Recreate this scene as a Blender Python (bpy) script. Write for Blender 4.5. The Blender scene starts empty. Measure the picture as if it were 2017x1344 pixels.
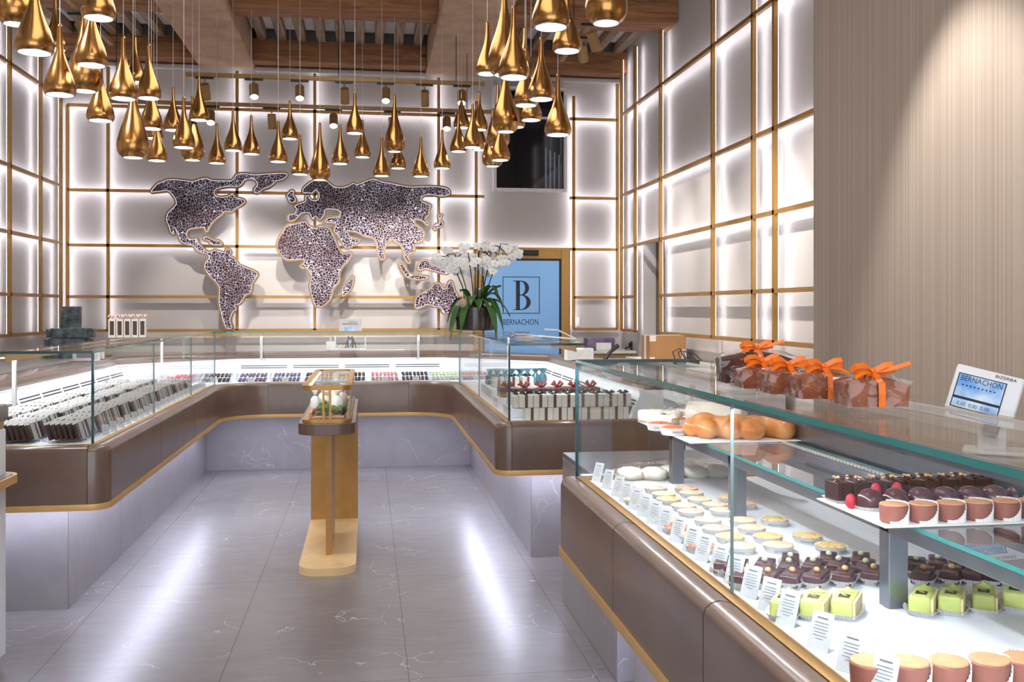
import bpy, bmesh, math, random
from mathutils import Vector, Matrix, geometry
random.seed(7)
S = bpy.context.scene
C = S.collection
PI = math.pi

# ---------------------------------------------------------------- camera, world, exposure
FPX = 1950.0; AY = math.radians(8.286); EYE = 1.55; HV = 607.0
cam_d = bpy.data.cameras.new('camera'); cam = bpy.data.objects.new('camera', cam_d); C.objects.link(cam)
cam.location = (0, 0, EYE); cam.rotation_euler = (PI/2, 0, -AY)
cam_d.sensor_width = 36; cam_d.lens = FPX/2017*36
cam_d.shift_y = -(672-HV)/2017; cam_d.clip_start = .05
S.camera = cam
S.view_settings.view_transform = 'Standard'; S.view_settings.look = 'None'
S.view_settings.gamma = 1; S.view_settings.use_curve_mapping = False
S.view_settings.exposure = 0.1
S.cycles.use_denoising = True
S.cycles.max_bounces = 8; S.cycles.diffuse_bounces = 4; S.cycles.glossy_bounces = 4
S.cycles.transmission_bounces = 4; S.cycles.transparent_max_bounces = 32
S.cycles.sample_clamp_indirect = 6; S.cycles.caustics_reflective = False; S.cycles.caustics_refractive = False
w = bpy.data.worlds.new('world'); S.world = w; w.use_nodes = True
w.node_tree.nodes['Background'].inputs[0].default_value = (.86, .9, 1, 1)
w.node_tree.nodes['Background'].inputs[1].default_value = 1.0

def ray(u, v):
    xc = (u-1008.5)/FPX; zc = (HV-v)/FPX
    return Vector((math.sin(AY)+xc*math.cos(AY), math.cos(AY)-xc*math.sin(AY), zc))
def atY(u, v, Y): r = ray(u, v); return r*(Y/r.y)+Vector((0, 0, EYE))
def atX(u, v, X): r = ray(u, v); return r*(X/r.x)+Vector((0, 0, EYE))
def atZ(u, v, Z): r = ray(u, v); return r*((Z-EYE)/r.z)+Vector((0, 0, EYE))
def atD(u, v, D): return ray(u, v)*D+Vector((0, 0, EYE))

def area(name, loc, rot, sx, sy, e, col=(1, 1, 1), spread=PI):
    l = bpy.data.lights.new(name, 'AREA'); l.shape = 'RECTANGLE'; l.size = sx; l.size_y = sy; l.energy = e; l.color = col; l.spread = spread
    o = bpy.data.objects.new(name, l); o.location = loc; o.rotation_euler = rot; C.objects.link(o); return o
# fill lamps without fixtures, added behind the camera and under the ceiling for brightness
area('fill_behind_camera', (0, -1.6, 2.2), (PI/2, 0, 0), 5, 3.4, 105, (.93, .95, 1))
area('ceiling_fill_front', (-.3, 3.0, 4.6), (0, 0, 0), 3.5, 3.5, 115, (1, .96, .94))
area('ceiling_fill_aisle', (-.3, 7.2, 4.25), (0, 0, 0), 1.2, 3.5, 50, (1, .96, .94))

# ---------------------------------------------------------------- materials
MT = {}
def lin(c):
    c = [x/255 for x in c]
    return tuple(x/12.92 if x <= .04045 else ((x+.055)/1.055)**2.4 for x in c)
class NT:
    def __init__(s, name):
        s.m = bpy.data.materials.new(name); s.m.use_nodes = True; s.t = s.m.node_tree
        s.t.nodes.clear(); s.out = s.n('ShaderNodeOutputMaterial'); MT[name] = s.m
    def n(s, ty, ins=None, **at):
        x = s.t.nodes.new(ty)
        for k, v in at.items(): setattr(x, k, v)
        for k, v in (ins or {}).items():
            if hasattr(v, 'outputs'): s.t.links.new(v.outputs[0], x.inputs[k])
            elif hasattr(v, 'is_linked') or isinstance(v, bpy.types.NodeSocket): s.t.links.new(v, x.inputs[k])
            elif isinstance(v, (tuple, list)) and len(v) == 3 and x.inputs[k].type == 'RGBA': x.inputs[k].default_value = (*v, 1)
            else: x.inputs[k].default_value = v
        return x
    def math(s, op, a, b=0, c=0):
        return s.n('ShaderNodeMath', {0: a, 1: b, 2: c}, operation=op)
    def surf(s, x): s.t.links.new(x.outputs[0], s.out.inputs[0]); return s.m
    def bsdf(s, **k):
        x = s.n('ShaderNodeBsdfPrincipled')
        mp = {'col': 'Base Color', 'rough': 'Roughness', 'metal': 'Metallic', 'spec': 'Specular IOR Level', 'coat': 'Coat Weight', 'normal': 'Normal', 'ecol': 'Emission Color', 'estr': 'Emission Strength', 'alpha': 'Alpha', 'sss': 'Subsurface Weight', 'coatr': 'Coat Roughness'}
        for kk, v in k.items():
            i = x.inputs[mp[kk]]
            if hasattr(v, 'outputs'): s.t.links.new(v.outputs[0], i)
            elif isinstance(v, bpy.types.NodeSocket): s.t.links.new(v, i)
            elif isinstance(v, tuple): i.default_value = (*v, 1)
            else: i.default_value = v
        return s.surf(x)
    def ramp(s, fac, stops):
        r = s.n('ShaderNodeValToRGB', {0: fac}); e = r.color_ramp.elements
        while len(e) > 1: e.remove(e[-1])
        e[0].position = stops[0][0]; e[0].color = (*stops[0][1], 1)
        for p, c in stops[1:]:
            q = e.new(p); q.color = (*c, 1)
        return r
    def obj(s): return s.n('ShaderNodeTexCoord').outputs['Object']
    def mapping(s, sc): return s.n('ShaderNodeMapping', {0: s.obj(), 'Scale': sc})
    def noise(s, sc, det=4, vec=None, rough=.5, dist=0):
        return s.n('ShaderNodeTexNoise', {'Vector': vec if vec is not None else s.obj(), 'Scale': sc, 'Detail': det, 'Roughness': rough, 'Distortion': dist})
    def bump(s, h, st=.3, d=.01): return s.n('ShaderNodeBump', {'Strength': st, 'Distance': d, 'Height': h})

def plain(name, rgb, rough=.5, metal=0, var=.08, sc=12, bump=0, **k):
    t = NT(name); c = lin(rgb)
    nz = t.noise(sc, 4)
    r = t.ramp(nz, [(.3, tuple(x*(1-var) for x in c)), (.7, tuple(min(1, x*(1+var)) for x in c))])
    if bump: k['normal'] = t.bump(t.noise(sc*6, 3), bump, .002)
    return t.bsdf(col=r, rough=rough, metal=metal, **k)
def emit(name, rgb, st, noise=False):
    t = NT(name); t.surf(t.n('ShaderNodeEmission', {0: lin(rgb), 1: st}))
    return MT[name]

plain('wall_panel', (188, 181, 175), .65, 0, .02, 2)
plain('ceiling_white', (226, 224, 222), .8)
plain('gold_trim', (176, 134, 74), .38, .55, .05, 9)
plain('gold_satin', (214, 172, 108), .4, .3, .03, 9)
plain('track_gold', (150, 118, 74), .45, .4)
plain('white_enamel', (238, 240, 242), .35, 0, .01)
plain('deck_white', (236, 240, 246), .4, 0, .01)
plain('white_plastic', (225, 224, 222), .35)
plain('paper', (236, 236, 234), .7, 0, .02)
plain('paper_sleeve', (178, 178, 176), .45, 0, .08, 30)
plain('black', (18, 18, 20), .4)
plain('dark_plastic', (52, 50, 54), .4)
plain('ink', (110, 112, 120), .7)
plain('slot_dark', (70, 74, 80), .7)
plain('tag_card', (206, 211, 214), .6)
plain('gold_base', (232, 198, 142), .4, .15)
plain('gold_post', (170, 126, 66), .4, .35)
plain('vent_grey', (150, 152, 158), .45)
plain('logo_ink', (22, 34, 48), .6)
plain('steel', (150, 158, 168), .3, .9)
plain('marble_top', (200, 196, 192), .3, 0, .1, 4)
plain('box_white', (226, 222, 212), .5, 0, .02)
plain('ribbon_brown', (92, 66, 60), .4)
plain('ribbon_black', (30, 26, 28), .35)
plain('ribbon_red', (150, 50, 50), .35, 0, .25, 25)
plain('ribbon_pink', (226, 196, 186), .4)
plain('ribbon_orange', (244, 118, 14), .4, 0, .08)
plain('box_choc', (100, 58, 48), .4)
plain('box_gold', (196, 168, 96), .35, .3, .15, 30)
plain('cardboard', (158, 116, 72), .75, 0, .05)
plain('tape', (222, 204, 200), .4)
plain('purple_plastic', (112, 92, 124), .3, 0, .2, 14)
plain('teal_foil', (76, 128, 142), .25, .4, .35, 60)
plain('grey_foil', (92, 106, 110), .4, .2, .75, 16)
plain('pattern_dark', (70, 50, 40), .5, 0, .6, 160)
plain('pot_dark', (58, 52, 50), .12, 0, .3, 30)
plain('leaf', (50, 96, 34), .32, 0, .3, 9)
plain('stem_dark', (38, 44, 30), .5)
plain('petal', (246, 246, 244), .55, 0, .01, sss=.1)
plain('petal_heart', (228, 216, 150), .5)
plain('moss', (112, 106, 44), .9, 0, .5, 60, bump=1)
plain('moss_green', (112, 136, 50), .9, 0, .5, 80, bump=1)
plain('stone_ball', (176, 158, 134), .8, 0, .2, 20)
plain('choc_dark', (58, 32, 28), .32, 0, .15, 30)
plain('choc_bar', (58, 36, 32), .3, 0, .25, 40)
plain('choc_milk', (150, 92, 78), .4, 0, .08, 30)
plain('choc_glaze', (78, 46, 48), .16, 0, .2, 40)
plain('cocoa_top', (206, 150, 108), .8, 0, .12, 90, bump=.4)
plain('nut', (226, 176, 122), .5, 0, .15, 60)
plain('raspberry', (196, 34, 52), .4, 0, .2, 90, bump=.8)
plain('icing_green', (202, 214, 122), .35, 0, .05)
plain('sponge', (238, 222, 168), .85, 0, .16, 90, bump=.8)
plain('plaque', (40, 30, 34), .25)
plain('cream_paper', (240, 236, 222), .55, 0, .03)
plain('sandwich_fill', (196, 172, 150), .7, 0, .35, 60)
plain('cake_brown', (142, 78, 46), .7, 0, .3, 30, bump=.6)
plain('cake_dark', (78, 38, 26), .6, 0, .3, 30, bump=.6)
plain('candy_purple', (112, 92, 126), .3, 0, .4, 200)
plain('candy_pink', (196, 132, 134), .35, 0, .3, 120)
plain('candy_green', (198, 208, 170), .35, 0, .2, 120)
plain('candy_red', (226, 110, 100), .35, 0, .3, 120)
plain('rod_grey', (120, 104, 86), .5)
plain('cable_clear', (205, 200, 194), .3)
plain('grey_wall', (104, 94, 82), .7)
plain('soil', (60, 46, 32), .9)
plain('egg_pink', (214, 150, 130), .4)
plain('wood_tray', (196, 146, 100), .5)
plain('pane_reflection', (150, 160, 180), .7)  # pale colour imitating reflections in the window pane
emit('led_wall', (240, 240, 255), 19)
emit('led_case', (240, 246, 255), 34)
emit('led_under', (222, 228, 255), 14)
emit('led_near', (240, 246, 255), 95)
emit('lamp_face', (255, 250, 246), 7)
emit('spot_face', (255, 250, 248), 9)

def glass(name, tint, ior=1.45, bumpy=0, rough=0.0, boost=0):
    t = NT(name)
    nrm = None
    g = {'Roughness': rough, 'Color': (1, 1, 1)}
    f = {'IOR': ior}
    if bumpy:
        b = t.bump(t.n('ShaderNodeTexVoronoi', {'Vector': t.obj(), 'Scale': 22.0}, feature='F1'), bumpy, .02)
        g['Normal'] = b; f['Normal'] = b
    gl = t.n('ShaderNodeBsdfGlossy', g); fr = t.n('ShaderNodeFresnel', f)
    bf = t.n('ShaderNodeNewGeometry').outputs['Backfacing']
    fac = t.math('MULTIPLY', t.math('ADD', fr, boost), t.math('SUBTRACT', 1.0, bf))
    tr = t.n('ShaderNodeBsdfTransparent', {0: tint})
    return t.surf(t.n('ShaderNodeMixShader', {0: fac, 1: tr, 2: gl}))
glass('glass', (.985, .995, .99))
glass('cellophane', (.98, .97, .96), 1.35, .5, .06, .03)
plain('glass_joint', (128, 148, 148), .2)
glass('clear_tray', (.93, .95, .97), 1.4, 0, .05)
plain('glass_edge', (70, 150, 146), .1, 0, .12, 3, coat=.6, ecol=lin((60, 140, 138)), estr=.0)
plain('glass_edge_dark', (18, 74, 84), .1, 0, .2, 3, coat=.6)

# brushed brass for the drops
t = NT('brass')
nz = t.noise(1.0, 2, t.n('ShaderNodeMapping', {0: t.obj(), 'Scale': (140., 140., 3.)}))
t.bsdf(col=lin((176, 130, 76)), metal=1.0, rough=.22)
# leather
t = NT('leather')
nz = t.noise(260, 2); n2 = t.noise(4, 3)
t.bsdf(col=t.ramp(n2, [(.3, lin((98, 78, 67))), (.7, lin((112, 90, 77)))]), rough=.3, coat=.35, coatr=.12, normal=t.bump(nz, .12, .001))
# stone floor and plinth
def stone(name, jx, jy, px, py, base=(124, 118, 118), rough=.27, vert=False):
    t = NT(name)
    o = t.n('ShaderNodeMapping', {0: t.obj(), 'Location': (0., 0., .371)}).outputs[0]; sp = t.n('ShaderNodeSeparateXYZ', {0: o})
    n1 = t.noise(1.1, 6, rough=.6, dist=.6); n2 = t.noise(7, 5, t.n('ShaderNodeMapping', {0: o, 'Rotation': (0, 0, .5), 'Scale': (1., 4., 1.)}))
    c = lin(base)
    r = t.ramp(n1, [(.25, tuple(x*.82 for x in c)), (.55, c), (.8, tuple(x*1.18 for x in c))])
    r2 = t.n('ShaderNodeMix', {0: .25, 6: r, 7: t.ramp(n2, [(.35, tuple(x*.8 for x in c)), (.65, tuple(x*1.2 for x in c))])}, data_type='RGBA')
    v = t.n('ShaderNodeTexVoronoi', {'Vector': t.n('ShaderNodeVectorMath', {0: o, 1: t.n('ShaderNodeVectorMath', {0: t.noise(1.6, 4).outputs['Color'], 1: (1.3, 1.3, 1.3)}, operation='MULTIPLY')}, operation='ADD'), 'Scale': 1.15}, feature='DISTANCE_TO_EDGE')
    ln = t.math('MULTIPLY', t.math('LESS_THAN', v, .003), t.math('GREATER_THAN', t.noise(3.1, 2), .52))
    r3 = t.n('ShaderNodeMix', {0: t.math('MULTIPLY', ln, .3), 6: r2.outputs[2], 7: (.75, .72, .74, 1)}, data_type='RGBA')
    last = r3.outputs[2]
    if jx:
        fx = t.math('PINGPONG', t.math('SUBTRACT', sp.outputs[0], px), jx/2)
        fy = t.math('PINGPONG', t.math('SUBTRACT', sp.outputs[1], py), jy/2)
        j = t.math('MAXIMUM', t.math('LESS_THAN', fx, .0025), t.math('LESS_THAN', fy, .0025))
        last = t.n('ShaderNodeMix', {0: t.math('MULTIPLY', j, .75), 6: last, 7: (.08, .07, .07, 1)}, data_type='RGBA').outputs[2]
    rr = rough
    t.bsdf(col=last, rough=rr, spec=.5)
stone('floor_stone', .78, 1.6, -.61, 4.15)
stone('plinth_stone', 0, 0, 0, 0, (148, 142, 144), .3)
# wood
def wood(name, a, b, axis='X'):
    t = NT(name)
    sc = {'X': (.8, 9., 9.), 'Y': (9., .8, 9.)}[axis]
    m = t.mapping(sc); n1 = t.noise(2.2, 6, m, .65, .8); n2 = t.noise(1.3, 3)
    r = t.ramp(n1, [(.3, lin(a)), (.65, lin(b))])
    k = t.n('ShaderNodeTexVoronoi', {'Vector': t.mapping({'X': (1.2, 2.4, 2.4), 'Y': (2.4, 1.2, 2.4)}[axis]), 'Scale': 1.6})
    r2 = t.n('ShaderNodeMix', {0: t.math('MULTIPLY', t.math('LESS_THAN', k, .09), .7), 6: r, 7: tuple(x*.3 for x in lin(a))+(1,)}, data_type='RGBA')
    t.bsdf(col=r2.outputs[2], rough=.75, normal=t.bump(n1, .5, .01))
wood('beam_wood', (106, 66, 40), (168, 118, 78), 'X')
wood('joist_wood', (104, 84, 70), (172, 146, 122), 'Y')
# rough plaster beam
t = NT('plaster'); n1 = t.noise(3, 6, rough=.7)
t.bsdf(col=t.ramp(n1, [(.3, lin((172, 138, 110))), (.7, lin((206, 176, 148)))]), rough=.9, normal=t.bump(t.noise(30, 4), .4, .01))
# striped fabric wall (stripes follow Y)
t = NT('striped_fabric')
n1 = t.noise(1, 3, t.mapping((60., 520., .02)), .8)
n2 = t.noise(1, 1, t.mapping((8., 90., .02)))
r = t.ramp(t.math('ADD', t.math('MULTIPLY', n1, .65), t.math('MULTIPLY', n2, .35)), [(.3, lin((150, 132, 116))), (.5, lin((174, 158, 143))), (.7, lin((206, 192, 177)))])
t.bsdf(col=r, rough=.8, normal=t.bump(n1, .5, .004))
# backlit world-map panel paved with cocoa beans
t = NT('bean_panel')
v = t.n('ShaderNodeTexVoronoi', {'Vector': t.n('ShaderNodeVectorMath', {0: t.obj(), 1: t.n('ShaderNodeVectorMath', {0: t.noise(9, 2).outputs['Color'], 1: (.06, .06, .06)}, operation='MULTIPLY')}, operation='ADD'), 'Scale': 36.0, 'Randomness': 1.0}, feature='DISTANCE_TO_EDGE')
th = t.n('ShaderNodeMapRange', {0: t.noise(1.6, 3), 1: .35, 2: .65, 3: .01, 4: .05})
be = t.math('GREATER_THAN', v, th)
nz = t.noise(60, 2)
bc = t.ramp(nz, [(.3, lin((34, 18, 18))), (.7, lin((78, 48, 42)))])
c = t.n('ShaderNodeMix', {0: be, 6: (.62, .6, .72, 1), 7: bc}, data_type='RGBA')
t.bsdf(col=c.outputs[2], rough=.6, spec=.15, ecol=(.8, .78, 1.0), estr=t.math('MULTIPLY', t.math('SUBTRACT', 1.0, be), .45))
emit('map_edge_light', (236, 236, 255), 1.1)
# braided brioche / tart tops
t = NT('bread'); n1 = t.noise(9, 4)
t.bsdf(col=t.ramp(n1, [(.35, lin((204, 108, 36))), (.5, lin((232, 158, 84))), (.7, lin((242, 208, 160)))]), rough=.35, coat=.2, normal=t.bump(t.noise(24, 3), .25, .01))
def tart(name, a, b, cc, sc=70):
    t = NT(name); n1 = t.noise(sc, 4, rough=.7)
    t.bsdf(col=t.ramp(n1, [(.32, lin(a)), (.5, lin(b)), (.66, lin(cc))]), rough=.45, normal=t.bump(n1, .5, .004))
tart('tart_gold', (190, 110, 50), (246, 208, 130), (255, 238, 200))
tart('tart_herb', (70, 90, 50), (236, 208, 140), (255, 240, 205))
tart('tart_red', (168, 58, 30), (214, 104, 50), (240, 160, 110))
tart('tart_pink', (196, 84, 76), (240, 190, 160), (255, 232, 215))
tart('tart_apricot', (226, 140, 70), (250, 214, 170), (255, 240, 225))
# blue lit door glass
t = NT('blue_screen'); 
r = t.ramp(t.n('ShaderNodeSeparateXYZ', {0: t.n('ShaderNodeTexCoord').outputs['Generated']}).outputs[2], [(0, lin((78, 110, 152))), (1, lin((120, 164, 208)))])
t.bsdf(col=tuple(x*.3 for x in lin((110, 150, 195))), rough=.25, ecol=r.outputs[0], estr=.8)
t = NT('lcd'); nz = t.noise(14, 2)
t.bsdf(col=(.05, .08, .12), rough=.2, ecol=t.ramp(nz, [(.35, lin((96, 156, 226))), (.65, lin((222, 236, 246)))]).outputs[0], estr=.8)
plain('lcd_off', (96, 100, 124), .2)
plain('dark_window', (16, 18, 24), .06)
plain('lcd_bar', (120, 116, 112), .3)

# ---------------------------------------------------------------- geometry helpers
class MB:
    def __init__(s): s.v = []; s.f = []; s.m = []
    def add(s, vs, fs, mi=0):
        b = len(s.v); s.v += [Vector(x) for x in vs]; s.f += [[b+i for i in f] for f in fs]
        s.m += ([mi]*len(fs) if isinstance(mi, int) else mi)
        return s
    def box(s, a, b, mi=0, M=None):
        (x0, y0, z0), (x1, y1, z1) = a, b
        vs = [Vector(p) for p in [(x0, y0, z0), (x1, y0, z0), (x1, y1, z0), (x0, y1, z0), (x0, y0, z1), (x1, y0, z1), (x1, y1, z1), (x0, y1, z1)]]
        if M is not None: vs = [M @ p for p in vs]
        return s.add(vs, [(3, 2, 1, 0), (4, 5, 6, 7), (0, 1, 5, 4), (1, 2, 6, 5), (2, 3, 7, 6), (3, 0, 4, 7)], mi)
    def rbox(s, a, b, r=.005, mi=0, M=None, seg=2):
        bm = bmesh.new(); bmesh.ops.create_cube(bm, size=1)
        for v in bm.verts: v.co = Vector([(a[i]+b[i])/2+v.co[i]*(b[i]-a[i]) for i in range(3)])
        bmesh.ops.bevel(bm, geom=list(bm.edges), offset=r, segments=seg, profile=.5, affect='EDGES')
        return s.bm(bm, mi, M)
    def bm(s, bm, mi=0, M=None):
        bm.verts.index_update()
        vs = [(M @ v.co if M is not None else v.co.copy()) for v in bm.verts]
        s.add(vs, [[v.index for v in f.verts] for f in bm.faces], mi); bm.free(); return s
    def prism(s, poly, z0, z1, mi=0, M=None):
        n = len(poly)
        if sum(poly[i][0]*poly[(i+1) % n][1]-poly[(i+1) % n][0]*poly[i][1] for i in range(n)) < 0: poly = poly[::-1]
        vs = [Vector((x, y, z0)) for x, y in poly]+[Vector((x, y, z1)) for x, y in poly]
        tri = geometry.tessellate_polygon([[Vector((x, y, 0)) for x, y in poly]])
        fs = []
        for q in tri:
            A, B, D = [Vector(poly[i]+(0,)) if len(poly[i]) == 2 else Vector(poly[i]) for i in q]
            q = list(q) if (B-A).cross(D-A).z > 0 else list(q)[::-1]
            fs.append([i+n for i in q]); fs.append(q[::-1])
        fs += [(i, (i+1) % n, (i+1) % n+n, i+n) for i in range(n)]
        if M is not None: vs = [M @ p for p in vs]
        return s.add(vs, fs, mi)
    def lathe(s, prof, seg=24, mi=0, c=(0, 0, 0), sx=1, sy=1, M=None, wav=None, cap=True):
        vs = []; fs = []
        for k, (r, z) in enumerate(prof):
            for i in range(seg):
                a = 2*PI*i/seg; rr = r*(1+(wav(k, i) if wav else 0))
                p = Vector((c[0]+rr*math.cos(a)*sx, c[1]+rr*math.sin(a)*sy, c[2]+z)); vs.append(M @ p if M is not None else p)
        for k in range(len(prof)-1):
            for i in range(seg):
                j = (i+1) % seg; fs.append((k*seg+i, k*seg+j, (k+1)*seg+j, (k+1)*seg+i))
        if cap and prof[0][0] > 1e-6: fs.append(tuple(reversed(range(seg))))
        if cap and prof[-1][0] > 1e-6: fs.append(tuple((len(prof)-1)*seg+i for i in range(seg)))
        return s.add(vs, fs, mi)
    def tube(s, pts, r, seg=8, mi=0):
        pts = [Vector(p) for p in pts]; vs = []; fs = []; n = len(pts)
        for k, p in enumerate(pts):
            d = (pts[min(k+1, n-1)]-pts[max(k-1, 0)]).normalized()
            a = d.cross(Vector((0, 0, 1)) if abs(d.z) < .95 else Vector((1, 0, 0))).normalized(); b = d.cross(a)
            rr = r[k] if isinstance(r, (list, tuple)) else r
            for i in range(seg):
                t = 2*PI*i/seg; vs.append(p+(a*math.cos(t)+b*math.sin(t))*rr)
        for k in range(n-1):
            for i in range(seg):
                j = (i+1) % seg; fs.append((k*seg+i, (k+1)*seg+i, (k+1)*seg+j, k*seg+j))
        fs.append(tuple(range(seg))); fs.append(tuple(reversed([(n-1)*seg+i for i in range(seg)])))
        return s.add(vs, fs, mi)
    def blob(s, c, r, sub=2, mi=0, M=None, lump=0):
        bm = bmesh.new(); bmesh.ops.create_icosphere(bm, subdivisions=sub, radius=1)
        for v in bm.verts:
            k = 1+(random.uniform(-lump, lump) if lump else 0)
            v.co = Vector((v.co.x*r[0]*k+c[0], v.co.y*r[1]*k+c[1], v.co.z*r[2]*k+c[2]))
        return s.bm(bm, mi, M)
    def strip(s, a, b, w, t=.001, mi=0):   # thin ribbon following points a, with width vectors
        n = len(a); vs = []; 
        for p, q in zip(a, b):
            p = Vector(p); q = Vector(q); nn = Vector((0, 0, 1)); vs += [p, q]
        fs = [(2*i, 2*i+1, 2*i+3, 2*i+2) for i in range(n-1)]
        return s.add(vs, fs, mi)
    def build(s, name, mats, parent=None, world=False, smooth=None):
        me = bpy.data.meshes.new(name)
        vs = s.v
        if world and parent is not None:
            inv = (Matrix.Translation(parent.location) @ parent.rotation_euler.to_matrix().to_4x4()).inverted()
            vs = [inv @ v for v in vs]
        me.from_pydata([tuple(v) for v in vs], [], s.f)
        if isinstance(mats, str): mats = [mats]
        for m in mats: me.materials.append(MT[m])
        for p, i in zip(me.polygons, s.m): p.material_index = i
        if smooth:
            me.polygons.foreach_set('use_smooth', [True]*len(me.polygons))
            me.set_sharp_from_angle(angle=math.radians(smooth))
        o = bpy.data.objects.new(name, me); C.objects.link(o)
        if parent is not None: o.parent = parent
        return o
def Mx(loc=(0, 0, 0), rz=0, rx=0, ry=0):
    return Matrix.Translation(loc) @ Matrix.Rotation(rz, 4, 'Z') @ Matrix.Rotation(ry, 4, 'Y') @ Matrix.Rotation(rx, 4, 'X')
def tag(o, label, cat, group=None, kind=None):
    if label: o['label'] = label
    if cat: o['category'] = cat
    if group: o['group'] = group
    if kind: o['kind'] = kind
    return o
def root(name, loc=(0, 0, 0), rz=0, label=None, cat=None, group=None, kind=None):
    o = bpy.data.objects.new(name, None); o.empty_display_size = .1; C.objects.link(o)
    o.location = loc; o.rotation_euler = (0, 0, rz)
    return tag(o, label, cat, group, kind)
def struct(name, mb, mats, smooth=None):
    o = mb.build(name, mats, smooth=smooth); o['kind'] = 'structure'; return o
KIDS = {}
def copy_tree(o, loc=None, rz=None, label=None, group=None, parent=None):
    c = o.copy(); C.objects.link(c)
    if parent is not None: c.parent = parent
    if loc is not None: c.location = loc
    if rz is not None: c.rotation_euler = (0, 0, rz)
    if label: c['label'] = label
    if group: c['group'] = group
    for ch in [x for x in KIDS.get(o.name, [])]: copy_tree(ch, parent=c)
    return c
def proto(o):
    for ch in o.children_recursive:
        KIDS.setdefault(ch.parent.name, []).append(ch)
    return o
class Rep:
    """first use moves the prototype itself, later uses copy it and its parts"""
    def __init__(s, o): s.o = proto(o); s.used = False
    def __call__(s, loc, rz=0, label=None, group=None, scale=None):
        if not s.used:
            s.used = True; c = s.o; c.location = loc; c.rotation_euler = (0, 0, rz)
            if label: c['label'] = label
            if group: c['group'] = group
        else: c = copy_tree(s.o, loc, rz, label, group)
        if scale: c.scale = (scale,)*3 if not isinstance(scale, tuple) else scale
        return c
def smoothpoly(pts, k=3, closed=True):
    out = []; n = len(pts)
    for i in range(n):
        p0, p1, p2, p3 = [Vector(pts[(i+j) % n]) for j in (-1, 0, 1, 2)]
        for q in range(k):
            t = q/k
            out.append(tuple(.5*((2*p1)+(-p0+p2)*t+(2*p0-5*p1+4*p2-p3)*t*t+(-p0+3*p1-3*p2+p3)*t**3)))
    return out
_txt = {}
def text_geo(txt):
    """flat outline of a line of writing, 1 unit tall, centred"""
    if txt not in _txt:
        cu = bpy.data.curves.new('writing', 'FONT'); cu.body = txt; cu.align_x = 'CENTER'; cu.resolution_u = 2
        o = bpy.data.objects.new('writing', cu); me = o.to_mesh()
        _txt[txt] = ([v.co.copy() for v in me.vertices], [list(p.vertices) for p in me.polygons]); o.to_mesh_clear()
        bpy.data.objects.remove(o); bpy.data.curves.remove(cu)
    return _txt[txt]
def add_text(mb, txt, size, M, sx=1, mi=0):
    vs, fs = text_geo(txt)
    mb.add([M @ Vector((v.x*size*sx, v.y*size, 0)) for v in vs], fs, mi)
ORD = 'first second third fourth fifth sixth seventh eighth ninth tenth eleventh twelfth thirteenth fourteenth fifteenth sixteenth seventeenth eighteenth nineteenth twentieth twenty-first twenty-second twenty-third twenty-fourth twenty-fifth twenty-sixth twenty-seventh twenty-eighth twenty-ninth thirtieth'.split()

# ================================================================ the room
XL = atY(126, 500, 12.0).x; XR = 3.12; YB = 12.0; ZC = 4.86
struct('floor', MB().box((XL-.1, -1.5, -.05), (XR+.1, YB+.1, 0)), 'floor_stone')
mb = MB()
# back wall with window and door openings left whole behind them
struct('wall_back', mb.box((XL-.1, YB, 0), (XR+.1, YB+.15, ZC)), 'wall_panel')
struct('wall_left', MB().box((XL-.15, -1.5, 0), (XL, YB, ZC)), 'wall_panel')
DY0 = 10.18; DY1 = 11.0; DZ = 2.3
mb = MB(); mb.box((XR, 5.3, 0), (XR+.15, DY0, ZC)); mb.box((XR, DY1, 0), (XR+.15, YB, ZC)); mb.box((XR, DY0, DZ), (XR+.15, DY1, ZC))
struct('wall_right', mb, 'wall_panel')
mb = MB(); mb.box((XR+.5, DY0-.3, 0), (XR+.55, DY1+.5, DZ+.2)); mb.box((XR+.15, DY1, 0), (XR+.5, DY1+.04, DZ)); mb.box((XR+.15, DY0-.04, 0), (XR+.5, DY0, DZ)); mb.box((XR+.15, DY0, DZ), (XR+.5, DY1, DZ+.04))
o = struct('wall_passage', mb, 'grey_wall')
# striped fabric wall on the right, rounded end
XF = 2.66; YF = 5.74
pl = [(XF, -1.5)]+[(XF+.12-.12*math.cos(a), YF-.12+.12*math.sin(a)) for a in [i*PI/2/8 for i in range(9)]]+[(XR+.15, YF), (XR+.15, -1.5)]
struct('wall_fabric', MB().prism(pl, 0, ZC), 'striped_fabric', smooth=30)
struct('ceiling', MB().box((XL-.1, -1.5, ZC), (XR+.15, YB+.1, ZC+.1)), 'ceiling_white')

# lit gold lattice on each wall (bars stand off the wall, light strips behind them)
ZB = [1.29, 1.68, 2.27, 2.90, 3.87]
BARW = .017
def lattice(name, bars, where):
    r = root(name, (0, 0, 0), kind='structure')
    n = 0
    for kind, p, a, b, lit in bars:
        m = MB(); l = MB()
        w_ = BARW; s0 = .075; s1 = .11   # stand-off range from the wall
        def bx(mm, lo, hi, off0, off1, half):
            if kind == 'v': c0 = (p-half, lo); c1 = (p+half, hi)
            else: c0 = (lo, p-half); c1 = (hi, p+half)
            if where == 'back': mm.box((c0[0], YB-off1, c0[1]), (c1[0], YB-off0, c1[1]))
            elif where == 'left': mm.box((XL+off0, c0[0], c0[1]), (XL+off1, c1[0], c1[1]))
            else: mm.box((XR-off1, c0[0], c0[1]), (XR-off0, c1[0], c1[1]))
        bx(m, a, b, s0, s1, w_/1)
        o = m.build('bar', 'gold_trim', r)
        if lit:
            bx(l, a+.01, b-.01, s0-.006, s0-.0005, .006)
            l.build('light_strip', 'led_wall', r)
    return r
def ux(u, Y=YB-.095): return atY(u, 500, Y).x
def uyR(u): return atX(u, 500, XR-.095).y
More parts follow.
